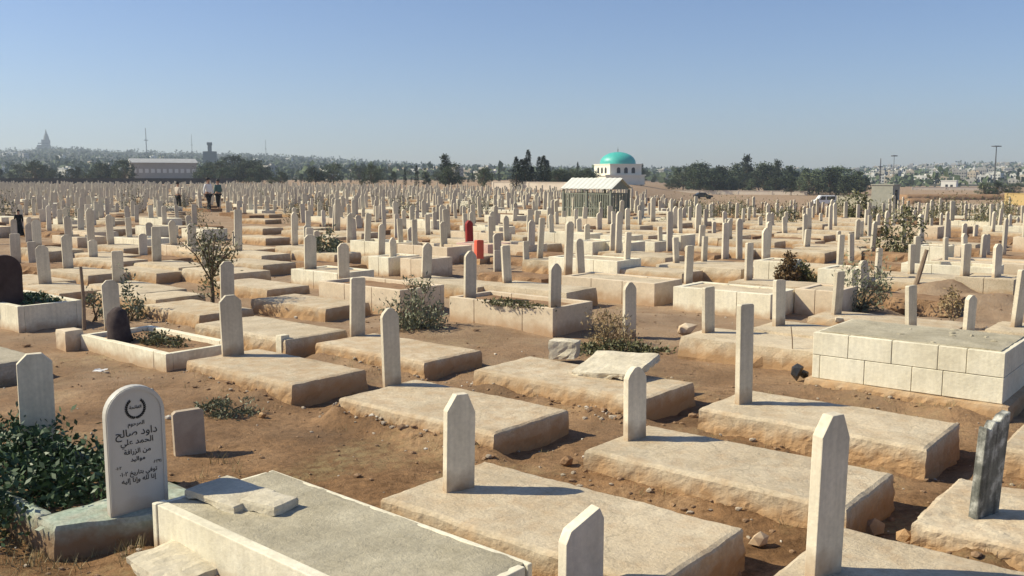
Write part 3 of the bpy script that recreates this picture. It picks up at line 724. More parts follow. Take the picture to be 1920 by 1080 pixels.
def ground():
    rows = []; y = -8.0
    while y < 6000:
        rows.append(y); y += max(.035, .0075 * (y + 1)) if 2 < y < 22 else (.5 if y <= 2 else .035 * y)
    n = 330; V = []; FC = []
    for y in rows:
        wd = .78 * max(y, 0) + 6 if y < 40 else 1.5 * y
        for i in range(n + 1):
            s = i / n * 2 - 1; x = s * wd * (1 if abs(s) < .999 else 1)
            V.append((x, y, (gz(x, y) if y < 120 else -.02) + dip(x, y)))
    for r in range(len(rows) - 1):
        for i in range(n):
            a = r * (n + 1) + i; FC.append((a, a + 1, a + n + 2, a + n + 1))
    b = MB(); b.v = V; b.f = FC; b.m = [0] * len(FC)
    m = bpy.data.materials.new('bare_earth'); m.use_nodes = True; t = m.node_tree; N = t.nodes; L = t.links; bs = N['Principled BSDF']
    bs.inputs['Roughness'].default_value = .97; bs.inputs['Specular IOR Level'].default_value = .1
    tc = N.new('ShaderNodeTexCoord')
    def nz(scale, det=6, ro=.6, dist=0):
        q = N.new('ShaderNodeTexNoise'); q.inputs['Scale'].default_value = scale; q.inputs['Detail'].default_value = det; q.inputs['Roughness'].default_value = ro; q.inputs['Distortion'].default_value = dist
        L.new(tc.outputs['Object'], q.inputs['Vector']); return q
    def ramp(src, stops):
        q = N.new('ShaderNodeValToRGB'); L.new(src, q.inputs[0]); e = q.color_ramp.elements
        e[0].position, e[0].color = stops[0][0], (*stops[0][1], 1); e[1].position, e[1].color = stops[-1][0], (*stops[-1][1], 1)
        for p, c in stops[1:-1]: k = e.new(p); k.color = (*c, 1)
        return q
    base = ramp(nz(.9, 8).outputs['Fac'], [(.30, (.115, .064, .031)), (.46, (.205, .118, .06)), (.6, (.305, .186, .100)), (.74, (.41, .28, .165))])
    gr = ramp(nz(14, 6, .7).outputs['Fac'], [(.33, (.58, .55, .52)), (.5, (1, 1, 1)), (.68, (1.3, 1.27, 1.2))])
    gr2 = ramp(nz(85, 3, .6).outputs['Fac'], [(.3, (.78, .76, .74)), (.7, (1.2, 1.2, 1.2))])
    mx = N.new('ShaderNodeMix'); mx.data_type = 'RGBA'; mx.blend_type = 'MULTIPLY'; mx.inputs[0].default_value = 1
    L.new(base.outputs[0], mx.inputs[6]); L.new(gr.outputs[0], mx.inputs[7])
    mx2 = N.new('ShaderNodeMix'); mx2.data_type = 'RGBA'; mx2.blend_type = 'MULTIPLY'; mx2.inputs[0].default_value = 1
    L.new(mx.outputs[2], mx2.inputs[6]); L.new(gr2.outputs[0], mx2.inputs[7])
    # straw and dry weeds in patches
    pt = ramp(nz(.55, 5, .6, .4).outputs['Fac'], [(.52, (0, 0, 0)), (.66, (1, 1, 1))]); pt2 = ramp(nz(9, 6, .75).outputs['Fac'], [(.42, (0, 0, 0)), (.6, (1, 1, 1))])
    mm = N.new('ShaderNodeMath'); mm.operation = 'MULTIPLY'; L.new(pt.outputs[0], mm.inputs[0]); L.new(pt2.outputs[0], mm.inputs[1])
    mx3 = N.new('ShaderNodeMix'); mx3.data_type = 'RGBA'; mx3.inputs[7].default_value = (.34, .265, .135, 1)
    L.new(mm.outputs[0], mx3.inputs[0]); L.new(mx2.outputs[2], mx3.inputs[6])
    # trodden pale dust over the older rows, dark turned soil near the leafy plot
    sx = N.new('ShaderNodeSeparateXYZ'); L.new(tc.outputs['Object'], sx.inputs[0])
    pn = nz(.35, 5); ad = N.new('ShaderNodeMath'); ad.operation = 'MULTIPLY_ADD'; ad.inputs[1].default_value = 9; L.new(pn.outputs['Fac'], ad.inputs[0]); L.new(sx.outputs['Y'], ad.inputs[2])
    mr = N.new('ShaderNodeMapRange'); mr.inputs['From Min'].default_value = 11; mr.inputs['From Max'].default_value = 19; mr.inputs['To Max'].default_value = .8; L.new(ad.outputs[0], mr.inputs[0])
    mx4 = N.new('ShaderNodeMix'); mx4.data_type = 'RGBA'; L.new(mr.outputs[0], mx4.inputs[0]); L.new(mx3.outputs[2], mx4.inputs[6])
    dust = ramp(nz(1.1, 8, .7).outputs['Fac'], [(.3, (.25, .165, .105)), (.5, (.35, .25, .168)), (.7, (.45, .345, .245))]); L.new(dust.outputs[0], mx4.inputs[7])
    L.new(mx4.outputs[2], bs.inputs['Base Color'])
    bp = N.new('ShaderNodeBump'); bp.inputs['Strength'].default_value = .9; bp.inputs['Distance'].default_value = .03
    L.new(nz(22, 9, .75).outputs['Fac'], bp.inputs['Height']); L.new(bp.outputs[0], bs.inputs['Normal'])
    structure(b.build('ground', m, smooth=True))
ground()

# pebbles, clods and crumbs of mortar
def pebbles():
    b = MB(); rng = random.Random(5)
    for (u0, v0, u1, v1, n, sp) in ((615, 768, 862, 838, 130, .10), (1110, 868, 1500, 965, 170, .09), (735, 975, 960, 1075, 60, .05), (1560, 1005, 1720, 1050, 70, .12), (880, 715, 1190, 790, 90, .08), (250, 1050, 420, 1078, 40, .1)):
        a, c = at(u0, v0, 0), at(u1, v1, 0)
        for k in range(n):
            q = a.lerp(c, rng.random()); x = q.x + rng.gauss(0, sp); y = q.y + rng.gauss(0, sp); s = rng.uniform(.010, .036) if k % 12 else rng.uniform(.04, .065)
            b.rock((x, y, gz(x, y) + s * .15), (s * rng.uniform(1, 1.6), s * rng.uniform(.8, 1.3), s * .8), k + 300, (0, 0, 1, 1, 2)[k % 5])
    for k in range(2600):
        y = 3.5 + 20 * rng.random() ** 1.6; x = rng.uniform(-1, 1) * (.62 * y + .8)
        s = min(.11, .010 + .022 * rng.random() + (.06 * rng.random() if rng.random() < .06 else 0))
        b.rock((x, y, gz(x, y) + s * .15), (s * rng.uniform(.8, 1.6), s * rng.uniform(.8, 1.4), s * .8), k, 0 if rng.random() < .75 else (1 if rng.random() < .7 else 2))
    for (p, q, h, wd) in HEAPS:                                   # crumbs on the banked earth
        for k in range(36 if h > 0 else 0):
            t = rng.random(); c = p.lerp(q, t); x = c.x + rng.gauss(0, wd * 1.1); y = c.y + rng.gauss(0, wd * 1.1) - .05; s = rng.uniform(.012, .045)
            b.rock((x, y, gz(x, y) + s * .2), (s * 1.3, s, s * .8), k + 9000, 0 if rng.random() < .6 else 1)
    stuff(b.build('pebbles', [mat('clods', [(.26, .16, .09), (.36, .24, .15)], 20, .95, .5), mat('pebble_stone', [(.38, .31, .23), (.5, .42, .33)], 20, .95, .5), mat('pale_chips', [(.55, .5, .42), (.68, .62, .53)], 20, .9, .3)]))
pebbles()
def dry_grass():
    b = MB(); rng = random.Random(8)
    def tuft(x, y, n, hh, sp):
        for k in range(n):
            t = rng.uniform(0, 2 * pi); r0 = rng.random() * sp; p = Vector((x + r0 * cos(t), y + r0 * sin(t), 0)); p.z = gz(p.x, p.y) - .01
            l = hh * rng.uniform(.5, 1.2); d = Vector((rng.gauss(0, .45), rng.gauss(0, .45), 1)).normalized() * l; e = Vector((cos(t), sin(t), 0)) * .0024
            b.quad(p - e, p + e, p + d + e * .3, p + d - e * .3, 1 if k % 5 == 0 else 0)
    for k in range(1500):
        y = 4 + 16 * rng.random() ** 1.3; x = rng.uniform(-1, 1) * (.6 * y + .5)
        if noise.noise(Vector((x * .6, y * .6, 4))) < .16: continue
        tuft(x, y, rng.randrange(5, 16), rng.uniform(.015, .05), .10)
    for (p, q, h, wd) in HEAPS:
        for k in range(7 if h > 0 else 0):
            c = p.lerp(q, rng.random()); tuft(c.x + rng.gauss(0, .12), c.y - .1 + rng.gauss(0, .1), 9, .07, .06)
    for (u, v, n) in ((30, 1050, 16), (120, 1055, 14), (200, 1045, 10), (400, 870, 6), (60, 1010, 9), (1150, 640, 9), (1110, 630, 6)):
        c = at(u, v, 0)
        for k in range(n): tuft(c.x + rng.gauss(0, .25), c.y + rng.gauss(0, .2), 12, .09, .07)
    stuff(b.build('dry_grass', [GRASS, LEAFO]))
dry_grass()

# ------------------------------------------------------------------ plants and small things among the graves
def gp(u, v): q = at(u, v, 0); q.z = gz(q.x, q.y); return q
leaf_bush('shrub', 'round grey green shrub with upright leafy shoots beside the flat topped headstone', gp(776, 618), .44, .40, .66, 2000, .07, LEAFG, 40, None, 34, .05, asp=.28, up=.9, seed=11)
leaf_bush('weed_clump', 'low clump of grey weeds in the bare earth before the chamfered headstone', gp(425, 772), .30, .20, .19, 900, .045, LEAFG, 14, None, 18, .0, asp=.3, up=.5, cat='weeds', seed=12)
leaf_bush('dry_bush', 'dry straw coloured bush around the sunken headstone', gp(1140, 640), .38, .30, .50, 1500, .06, LEAFDRY, 20, WOOD, 22, .0, asp=.22, up=.8, seed=13)
leaf_bush('weed_clump', 'dark green weeds spreading at the foot of the dry bush', gp(1165, 655), .62, .28, .16, 1300, .06, LEAFO, 12, None, 26, .0, cat='weeds', seed=14)
leaf_bush('shrub', 'dark brown round bush right of the upright white tomb end', gp(1472, 536), .34, .34, .60, 1300, .08, LEAFBR, 16, None, 20, .05, seed=15)
leaf_bush('shrub', 'dark olive shrub touching the dark brown round bush', gp(1510, 532), .34, .3, .72, 900, .08, LEAFO, 16, None, 16, .05, seed=16)
leaf_bush('shrub', 'open grey green shrub behind the slim headstone', gp(1616, 580), .48, .42, 1.05, 1300, .075, LEAFG, 34, None, 30, .08, asp=.3, up=.8, seed=17)
leaf_bush('shrub', 'grey shrub behind the thick headstone of the low white tomb', gp(618, 490), .5, .45, .75, 1300, .11, LEAFG, 14, None, 18, .05, seed=18)
leaf_bush('shrub', 'dark green bushy sapling past the leaning tall kerb, between the shrub and the stake', gp(1692, 483), .75, .6, 1.2, 1000, .12, LEAFO, 14, None, 22, .2, seed=19)
leaf_bush('shrub', 'olive shrub beside the grey hut', gp(1612, 412), .9, .8, 1.7, 700, .2, LEAFO, 10, None, 16, .2, seed=20)
leaf_bush('weed_clump', 'green weeds growing inside the planted white kerb', at(300, 643, .15), .5, .22, .14, 900, .05, LEAFO, 8, None, 20, 0, ANG, cat='weeds', seed=21)
leaf_bush('weed_clump', 'dark weeds covering the soil of the tall kerb by the dark rounded stone', at(55, 563, .33), .7, .35, .12, 1400, .06, LEAFD, 8, None, 24, 0, ANG, cat='weeds', seed=22)
leaf_bush('weed_clump', 'dark weeds along the top of the cream kerbed grave', at(975, 575, .36), .72, .13, .08, 900, .05, LEAFO, 8, None, 24, 0, ANG, cat='weeds', seed=23)
leaf_bush('sapling', 'thin green sapling bending behind the planted white kerb', gp(243, 600), .26, .2, .62, 420, .07, LEAFG, 10, None, 9, .12, seed=24)
leaf_bush('sapling', 'small yellow green sapling beside the thin stake', gp(178, 600), .22, .2, .55, 260, .06, LEAFG, 7, None, 7, .1, seed=25)
leaf_bush('sapling', 'dry round topped sapling behind the large block tomb', gp(1785, 612), .16, .16, .55, 500, .05, LEAFDRY, 8, WOOD, 8, .3, seed=26)
for k, (u, v, hh, lab) in enumerate(((605, 372 + 12, 1.6, 'grey shrub'), )): pass
# scrub bushes between the far rows
SCR = []
for k in range(3):
    b = MB(); rng = random.Random(60 + k)
    for q in range(420):
        d = Vector((rng.gauss(0, .32), rng.gauss(0, .32), abs(rng.gauss(.45, .28)))); b.leaf(d, .11, 0, .3, rng, .5)
    SCR.append(b.mesh('scrub_bush', [LEAFO, LEAFO, LEAFG][k]))
rng = random.Random(3)
for k in range(95):
    for _ in range(50):
        u = rng.uniform(-60, 1980) if k % 2 else rng.uniform(1100, 1960); v = rng.uniform(362, 430) if u > 900 else rng.uniform(352, 430); q = at(u, v, 0)
        if q.y < dlim(u) and q.y > 30: break
    o = link('scrub_bush', SCR[k % 3]); s = rng.uniform(.5, 1.25); o.location = (q.x, q.y, dip(q.x, q.y) - .02); o.scale = (s, s, s * rng.uniform(.8, 1.3)); o.rotation_euler.z = rng.uniform(0, 6)
    tag(o, 'thin grey green bush growing between the distant rows of headstones', 'bush', 'thin bushes between the distant rows')

def stick(name, label, p0, p1, r, m=WOOD, cat='stake'):
    b = MB(); p0, p1 = Vector(p0), Vector(p1); mid = p0.lerp(p1, .5) + Vector((.01, .01, 0))
    b.tube([p0 - p0, mid - p0, p1 - p0], [r, r * .9, r * .75], 7); o = b.build(name, m, loc=p0); return tag(o, label, cat)
q = gp(158, 616); stick('stake', 'thin wooden stake standing between the two white planted kerbs', q, (q.x, q.y, z_at(q.y, 500)), .03)
q = gp(1714, 552); e = far(1738, 468, q.y); stick('stake', 'long leaning stake in front of the pale two-course tomb', q, e, .05)
q = at(1486, 662, .2); stick('stick', 'thin dry stick upright beside the large block tomb', q, (q.x - .03, q.y, z_at(q.y, 612)), .008, cat='stick')
# young tree
def young_tree():
    q = gp(397, 582); r = thing('olive_tree', 'spindly young olive tree with an open crown and bare trunk', 'tree', q); rng = random.Random(41)
    zt = z_at(q.y, 415); tr = MB(); lf = MB()
    fork = Vector((.02, 0, .60))
    tr.tube([(0, 0, -.1), (.03, 0, .3), fork], [.04, .034, .028], 7)
    hw = 60 / F * q.y
    for k in range(15):
        a = rng.uniform(0, 2 * pi); ln = rng.uniform(.35, 1.0); top = Vector((cos(a) * hw * ln, sin(a) * hw * ln, .65 + (zt - .7) * (1.15 - .75 * ln * rng.uniform(.5, 1.2))))
        mid = fork.lerp(top, .5) + Vector((0, 0, .08)); tr.tube([fork + Vector((0, 0, rng.uniform(-.15, .1))), mid, top], [.016, .011, .004], 5)
        for j in range(62):
            t = rng.uniform(.25, 1.08); c = fork.lerp(mid, t * 2) if t < .5 else mid.lerp(top, t * 2 - 1)
            lf.leaf(c + Vector((rng.gauss(0, .09), rng.gauss(0, .09), rng.gauss(0, .08))), .075, 0, .3, rng, .2)
    for j in range(160): lf.leaf((rng.gauss(0, .10), rng.gauss(0, .1), rng.uniform(.25, .65)), .08, 0, .35, rng)
    tr.build('trunk', BARK, r); lf.build('crown', LEAFO, r)
young_tree()
# stump in the planted kerb, cube stone, white post, bag, paper
def lumps():
    q = at(226, 640, .14); b = MB()
    pts = [(0, 0, -.1), (.0, 0, .10), (-.02, 0, .26), (-.03, .01, .38), (-.05, .0, .44)]; b.tube(pts, [.17, .15, .14, .12, .06], 12); me = b.mesh('stump', mat('burnt_wood', [(.045, .032, .032), (.10, .075, .07)], 9, .9, .6), True)
    for v in me.vertices: v.co += noise.noise_vector(v.co * 9) * .03
    o = link('stump', me); o.location = q; tag(o, 'dark rounded stump in front of the grey headstone in the planted white kerb', 'stump')
    q = gp(132, 652); o = rough_block(.28, .24, .27, 8, .008, .05, .0, .05, .012).build('stone_block', LIMEP); o.location = q; o.rotation_euler.z = ANG; tag(o, 'small squared pinkish stone at the corner of the planted white kerb', 'stone')
    q = gp(531, 669); o = rough_block(.11, .13, .30, 18, .004, .05, .0, .05, .008).build('marker_post', LIMEW); o.location = q; o.rotation_euler.z = ANG; tag(o, 'short white marker post before the worn undercut slab', 'post')
    q = gp(187, 690); b = MB()
    for i in range(4):
        for j in range(3):
            f = lambda i, j: Vector(((i - 2) * .035, (j - 1.5) * .045, .012 + .022 * noise.noise(Vector((i * .9, j * .8, 2)))))
            b.quad(f(i, j), f(i + 1, j), f(i + 1, j + 1), f(i, j + 1))
    o = b.build('paper_scrap', mat('white_paper', [(.75, .74, .72), (.82, .8, .78)], 5, .8, 0)); o.location = q; tag(o, 'crumpled scrap of white paper on the bare earth', 'litter')
    q = gp(1494, 711); q.z += .02; b = MB(); b.rock((0, 0, .10), (.17, .15, .2), 4); b.rock((.09, .05, .05), (.13, .1, .1), 9); o = b.build('plastic_bag', mat('black_plastic', [(.012, .012, .014), (.03, .03, .032)], 8, .35, .3, spec=.5)); o.location = q; tag(o, 'crumpled black plastic bag at the corner of the large block tomb', 'bag')
    for k, (u, v, s, lab) in enumerate(((1062, 872, .12, 'fist sized brown clod lying between two sunny slabs'), (1425, 1022, .13, 'flat pale chip of stone in the gap before the tallest close headstone'), (1640, 985, .14, 'broken pale rubble stone at the foot of the uneven slab'), (1695, 1018, .12, 'darker rubble stone beside the corner of the uneven slab'), (1285, 628, .26, 'rounded pink boulder behind the dry bush'), (492, 778, .08, 'small upright chip of stone beside the grey weeds'), (1575, 606, .14, 'small white cube of stone behind the block tomb'))):
        q = at(u, v, .24) if v == 606 else gp(u, v); b = MB(); b.rock((0, 0, s * .35), (s, s * .8, s * .8), 70 + k); o = b.build('stone', [DIRT, LIMEP, CONC, CONC, LIMEP, CONC, LIMEW][k]); o.location = q; tag(o, lab, 'stone')
lumps()

# ------------------------------------------------------------------ people
def person(label, u, vt, vb, shirt, trousers, skin, hairc, walk=.12, robe=False, turn=0, scarf=None):
    q = at(u, vb, 0); hgt = z_at(q.y, vt); s = hgt / 1.74
    r = thing('person', label, 'person', (q.x, q.y, 0), turn)
    def skinmesh(name, V, E, rad, m, sub=2):
        me = bpy.data.meshes.new(name); me.from_pydata([tuple(Vector(v) * s) for v in V], E, []); me.materials.append(m)
        o = link(name, me, r); md = o.modifiers.new('skin', 'SKIN')
        for i, v in enumerate(me.skin_vertices[0].data): v.radius = (rad[i][0] * s, rad[i][1] * s); v.use_root = i == 0
        md.use_smooth_shade = True; o.modifiers.new('sub', 'SUBSURF').levels = sub; o.modifiers['sub'].render_levels = sub; return o
    V = [(0, 0, .96), (0, 0, 1.15), (0, 0, 1.36), (0, .0, 1.46), (0, -.01, 1.53), (0, -.02, 1.62), (0, -.015, 1.70)]
    rd = [(.15, .10), (.14, .10), (.16, .10), (.07, .06), (.052, .052), (.078, .098), (.07, .085)]
    E = [(i, i + 1) for i in range(6)]
    for sx in (-1, 1):
        n = len(V); w_ = walk * sx
        V += [(sx * .10, 0, .90), (sx * .10, -.03 + w_ * .5, .50), (sx * .10, w_, .09), (sx * .10, w_ - .15, .045)]
        rd += [(.085, .09), (.055, .058), (.038, .04), (.04, .025)]; E += [(0, n), (n, n + 1), (n + 1, n + 2), (n + 2, n + 3)]
        n = len(V)
        V += [(sx * .19, 0, 1.40), (sx * .235, .02 - w_ * .3, 1.13), (sx * .225, -.06 - w_ * .6, .90), (sx * .22, -.085 - w_ * .6, .81)]
        rd += [(.052, .052), (.04, .042), (.028, .03), (.03, .018)]; E += [(2, n), (n, n + 1), (n + 1, n + 2), (n + 2, n + 3)]
    skinmesh('body', V, E, rd, skin)
    # shirt: torso and sleeves a little larger than the body
    SV = [(0, 0, .93), (0, 0, 1.15), (0, 0, 1.36), (0, 0, 1.44)]; sr = [(.175, .125), (.165, .12), (.178, .118), (.09, .075)]; SE = [(0, 1), (1, 2), (2, 3)]
    for sx in (-1, 1):
        n = len(SV); w_ = walk * sx; SV += [(sx * .19, 0, 1.40), (sx * .235, .02 - w_ * .3, 1.13), (sx * .228, -.045 - w_ * .5, .95)]; sr += [(.068, .066), (.055, .056), (.043, .045)]; SE += [(2, n), (n, n + 1), (n + 1, n + 2)]
    skinmesh('shirt' if not robe else 'robe_top', SV, SE, sr, shirt)
    if robe:
        b = MB(); b.lathe([(.30 * s, .05 * s), (.25 * s, .45 * s), (.19 * s, .85 * s), (.165 * s, 1.05 * s)], 18); b.build('robe_skirt', shirt, r, True)
    else:
        TV = [(0, 0, .95)]; tr = [(.165, .118)]; TE = []
        for sx in (-1, 1):
            n = len(TV); w_ = walk * sx; TV += [(sx * .10, 0, .86), (sx * .10, -.03 + w_ * .5, .50), (sx * .10, w_, .13)]; tr += [(.10, .105), (.075, .08), (.062, .066)]; TE += [(0, n), (n, n + 1), (n + 1, n + 2)]
        skinmesh('trousers', TV, TE, tr, trousers)
    b = MB(); hr = .098 * s
    b.lathe([(hr * 1.02, -.02 * s), (hr * 1.05, .04 * s), (hr * .8, .095 * s), (hr * .3, .12 * s), (.002, .122 * s)], 14)
    o = b.build('hair' if not scarf else 'headscarf', hairc, r, True, (0, .015 * s, 1.665 * s))
    # face
    b = MB(); b.rock((0, -.118 * s, 1.625 * s), (.03 * s, .04 * s, .05 * s), 3); b.build('nose', skin, r)
    return r
SKIN = mat('skin', [(.36, .2, .13), (.42, .25, .17)], 5, .6, 0)
HAIR = mat('dark_hair', [(.015, .012, .01), (.03, .024, .02)], 20, .6, 0)
CWHITE = mat('white_cloth', [(.7, .69, .66), (.78, .77, .74)], 5, .9, 0)
CCREAM = mat('cream_cloth', [(.55, .47, .38), (.62, .54, .44)], 5, .9, 0)
CDARK = mat('dark_cloth', [(.016, .017, .018), (.03, .03, .032)], 5, .9, 0)
CBLACK = mat('black_cloth', [(.008, .008, .009), (.015, .015, .016)], 5, .9, 0)
CGREEN = mat('teal_cloth', [(.06, .12, .11), (.09, .16, .15)], 5, .9, 0)
person('person in a white shirt and dark trousers walking among the far headstones', 392, 334, 398, CWHITE, CDARK, SKIN, HAIR, .16, turn=1.2)
person('person in a cream top and dark trousers standing among the far headstones', 335, 342, 394, CCREAM, CDARK, SKIN, HAIR, .05, turn=2.6)
person('person in a teal top right behind the one in the white shirt', 410, 337, 393, CGREEN, CDARK, SKIN, HAIR, .08, turn=-2)
person('person wrapped in a long black robe and headscarf standing between headstones', 37, 394, 443, CBLACK, CBLACK, SKIN, CBLACK, .03, robe=True, turn=.6, scarf=True)

# ------------------------------------------------------------------ shelter with the pale roof
def shelter():
    q = at(1098, 418, 0); k = q.y / F; a = ANG; ex, ey = axes(a)
    ze = z_at(q.y, 354); zr = z_at(q.y, 335); L = 82 * k / cos(a); W = 62 * k / .63 * .62
    c = Vector((far(1118, 400, q.y).x, q.y + .3, 0)); r = thing('shelter', 'small gabled shelter with pale metal roof and greenish lattice sides', 'shelter', c, a)
    rm = mat('pale_roof_metal', [(.60, .60, .54), (.68, .68, .62)], 3, .6, .1); gm = mat('grey_green_paint', [(.19, .20, .16), (.26, .27, .22)], 4, .8, .2)
    b = MB(); o_ = .12
    for s in (-1, 1):
        pts = [Vector((-L / 2 - o_, s * (W / 2 + o_), ze)), Vector((L / 2 + o_, s * (W / 2 + o_), ze)), Vector((L / 2 + o_, 0, zr)), Vector((-L / 2 - o_, 0, zr))]
        n = 22
        for j in range(n):                      # corrugated sheet
            p0 = pts[0].lerp(pts[1], j / n); p1 = pts[0].lerp(pts[1], (j + 1) / n); q0 = pts[3].lerp(pts[2], j / n); q1 = pts[3].lerp(pts[2], (j + 1) / n)
            up = Vector((0, 0, .03 * (j % 2))); up1 = Vector((0, 0, .03 * ((j + 1) % 2))); b.quad(p0 + up, p1 + up1, q1 + up1, q0 + up)
    rf = b.build('roof', rm, r); md = rf.modifiers.new('thick', 'SOLIDIFY'); md.thickness = .025
    for s in (-1, 1):
        b = MB(); b.prism([(-W / 2, ze - .02), (W / 2, ze - .02), (0, zr - .05)], s * L / 2 - .02, s * L / 2 + .02); b.build('gable', gm, r)
    for x in (-L / 2, 0, L / 2):
        for y in (-W / 2, W / 2):
            b = MB(); b.box((x, y, (ze - .03) / 2 - .05), (.09, .09, ze + .07)); b.build('post', gm, r)
    def lattice(p, q_, n):
        b = MB(); p, q_ = Vector(p), Vector(q_); d = (q_ - p); l = d.length; rz = math.atan2(d.y, d.x)
        for j in range(n):
            c_ = p.lerp(q_, (j + .5) / n); b.box((c_.x, c_.y, ze * .45), (l / n * .46, .02, ze * .82), rz)
        for z in (ze * .06, ze * .45, ze * .86): b.box((*(p.lerp(q_, .5)).xy, z), (l - .1, .03, .05), rz)
        b.build('lattice_side', gm, r)
    lattice((-L / 2, -W / 2, 0), (L / 2, -W / 2, 0), 22); lattice((-L / 2, W / 2, 0), (L / 2, W / 2, 0), 22); lattice((L / 2, -W / 2, 0), (L / 2, W / 2, 0), 14); lattice((-L / 2, -W / 2, 0), (-L / 2, W / 2, 0), 14)
shelter()

# ------------------------------------------------------------------ far boundary: walls, mosque, hut, vehicles
WALLW = mat('whitewashed_wall', [(.55, .47, .38), (.66, .58, .49)], .6, .9, .2)
def run_wall(name, label, u0, u1, vb0, vb1, h, m, th=.25, posts=True, z=0):
    p, q = at(u0, vb0, z), at(u1, vb1, z); d = q - p; r = thing(name, label, 'wall', p, math.atan2(d.y, d.x)); l = d.length
    b = MB(); b.box((l / 2, 0, h / 2 - .1), (l, th, h + .2)); b.build('wall_panel', m, r)
    b = MB(); b.box((l / 2, 0, h + .05), (l, th * 1.5, .1)); b.build('coping', m, r)
    if posts:
        n = max(2, int(l / 9))
        for k in range(n + 1):
            b = MB(); b.box((l * k / n, -.03, h / 2), (.4, th * 1.3, h + .22)); b.build('pillar', m, r)
    return r
run_wall('boundary_wall', 'long pale boundary wall in front of the cypresses', 925, 1062, 354, 356, 1.1, WALLW)
run_wall('boundary_wall', 'low pale wall running from the mosque past the dark car to the white van', 1205, 1512, 363, 366, 1.0, WALLW, .3, z=DIP)
run_wall('boundary_wall', 'pale wall between the white van and the grey hut', 1570, 1640, 385, 387, 1.6, mat('grey_wall', [(.36, .33, .25), (.45, .42, .33)], .6, .9, .2), z=DIP)
run_wall('boundary_wall', 'long low cream kerb wall along the dirt field', 1715, 1860, 388, 391, .55, WALLW, .3, False, z=DIP)
run_wall('boundary_wall', 'yellow painted wall at the photo edge across the dirt field', 1885, 1990, 384, 386, 2.0, mat('yellow_wall', [(.62, .45, .19), (.7, .52, .24)], .8, .9, .2), z=DIP)
run_wall('boundary_wall', 'dark stone wall closing the burial ground before the distant trees', -120, 440, 345, 345, 1.35, mat('dark_wall', [(.035, .03, .03), (.06, .05, .05)], .5, .9, .2), .5)
run_wall('boundary_wall', 'thin white wall below the far town', 1710, 1900, 356, 357, 1.0, WALLW, .3, z=DIP)

def mosque():
    d = 250; k = d / F; c = far(1158, 328, d); a = radians(21); r = thing('mosque', 'small white mosque with a turquoise dome', 'mosque', (c.x, d, 0), a)
    wm = mat('mosque_plaster', [(.72, .69, .57), (.8, .77, .66)], .4, .9, .1); dm = mat('turquoise_dome_paint', [(.05, .40, .34), (.08, .50, .43)], .5, .45, .05, spec=.5)
    zt = z_at(d, 309); zl = z_at(d, 329); s = 9.4
    b = MB(); b.box((0, 0, (zl + zt) / 2), (s, s, zt - zl)); b.box((0, 0, zt + .1), (s + .3, s + .3, .22)); b.build('drum', wm, r)
    b = MB(); b.box((-.6, .6, zl / 2 - .2), (s + 2.2, s + 3, zl + .2)); b.box((-.6, .6, zl + .06), (s + 2.7, s + 3.5, .35)); b.build('hall', wm, r)
    R_ = 33 * k; hz = z_at(d, 285) - zt
    b = MB(); b.lathe([(R_ * 1.0, zt + .2), (R_, zt + .5)] + [(R_ * cos(t), zt + .5 + (hz - .5) * sin(t)) for t in [pi / 2 * j / 12 for j in range(1, 12)]] + [(.05, zt + hz)], 36); b.build('dome', dm, r, True)
    b = MB(); b.lathe([(.12, zt + hz - .1), (.06, zt + hz + .4), (.18, zt + hz + .55), (.04, zt + hz + .75), (.02, zt + hz + 1.4)], 10); b.build('finial', METALD, r)
    dk = mat('dark_window', [(.03, .03, .035), (.05, .05, .055)], 3, .4, 0)
    for s_, ax in ((-1, 0), (1, 0), (-1, 1), (1, 1)):
        for q in (-2.2, 0, 2.2):
            b = MB(); w2 = .5; z0 = zl + .6; z1 = zt - .7
            pts = [(q - w2, z0), (q + w2, z0), (q + w2, z1 - w2)] + [(q + w2 * cos(t), z1 - w2 + w2 * sin(t)) for t in (pi / 4, pi / 2, 3 * pi / 4)] + [(q - w2, z1 - w2)]
            Mx = Matrix.Rotation(0 if ax == 0 else pi / 2, 4, 'Z'); b.prism(pts, s_ * s / 2 - .1, s_ * s / 2 + .03, 0, Mx); b.build('window', dk, r)
mosque()
def hut():
    p0 = at(1650, 392, DIP); d = p0.y; r = thing('hut', 'small grey block hut with a dark open doorway and flat roof', 'hut', (far(1660, 370, d).x, d, DIP), ANG)
    k = d / F; zt = z_at(d, 347) - DIP; m = mat('hut_plaster', [(.30, .30, .25), (.38, .37, .31)], 1.5, .9, .3); s = 38 * k
    b = MB(); t = .15
    b.box((0, -s / 2, zt / 2), (s, t, zt)); b.box((0, s / 2, zt / 2), (s, t, zt)); b.box((-s / 2, 0, zt / 2 - .002), (t, s - t, zt - .004))
    for y in (-s * .36, s * .36): b.box((s / 2, y, zt / 2 - .002), (t, s * .28 - t, zt - .004))
    b.box((s / 2, 0, zt * .9), (t - .01, s * .44, zt * .19)); b.build('wall', m, r)
    b = MB(); b.box((0, 0, zt + .08), (s + .35, s + .35, .16)); b.build('roof', m, r)
    b = MB(); b.box((s / 2 - .25, .30, zt * .4), (.5, .05, zt * .78), 0); b.build('door', METALD, r)
hut()
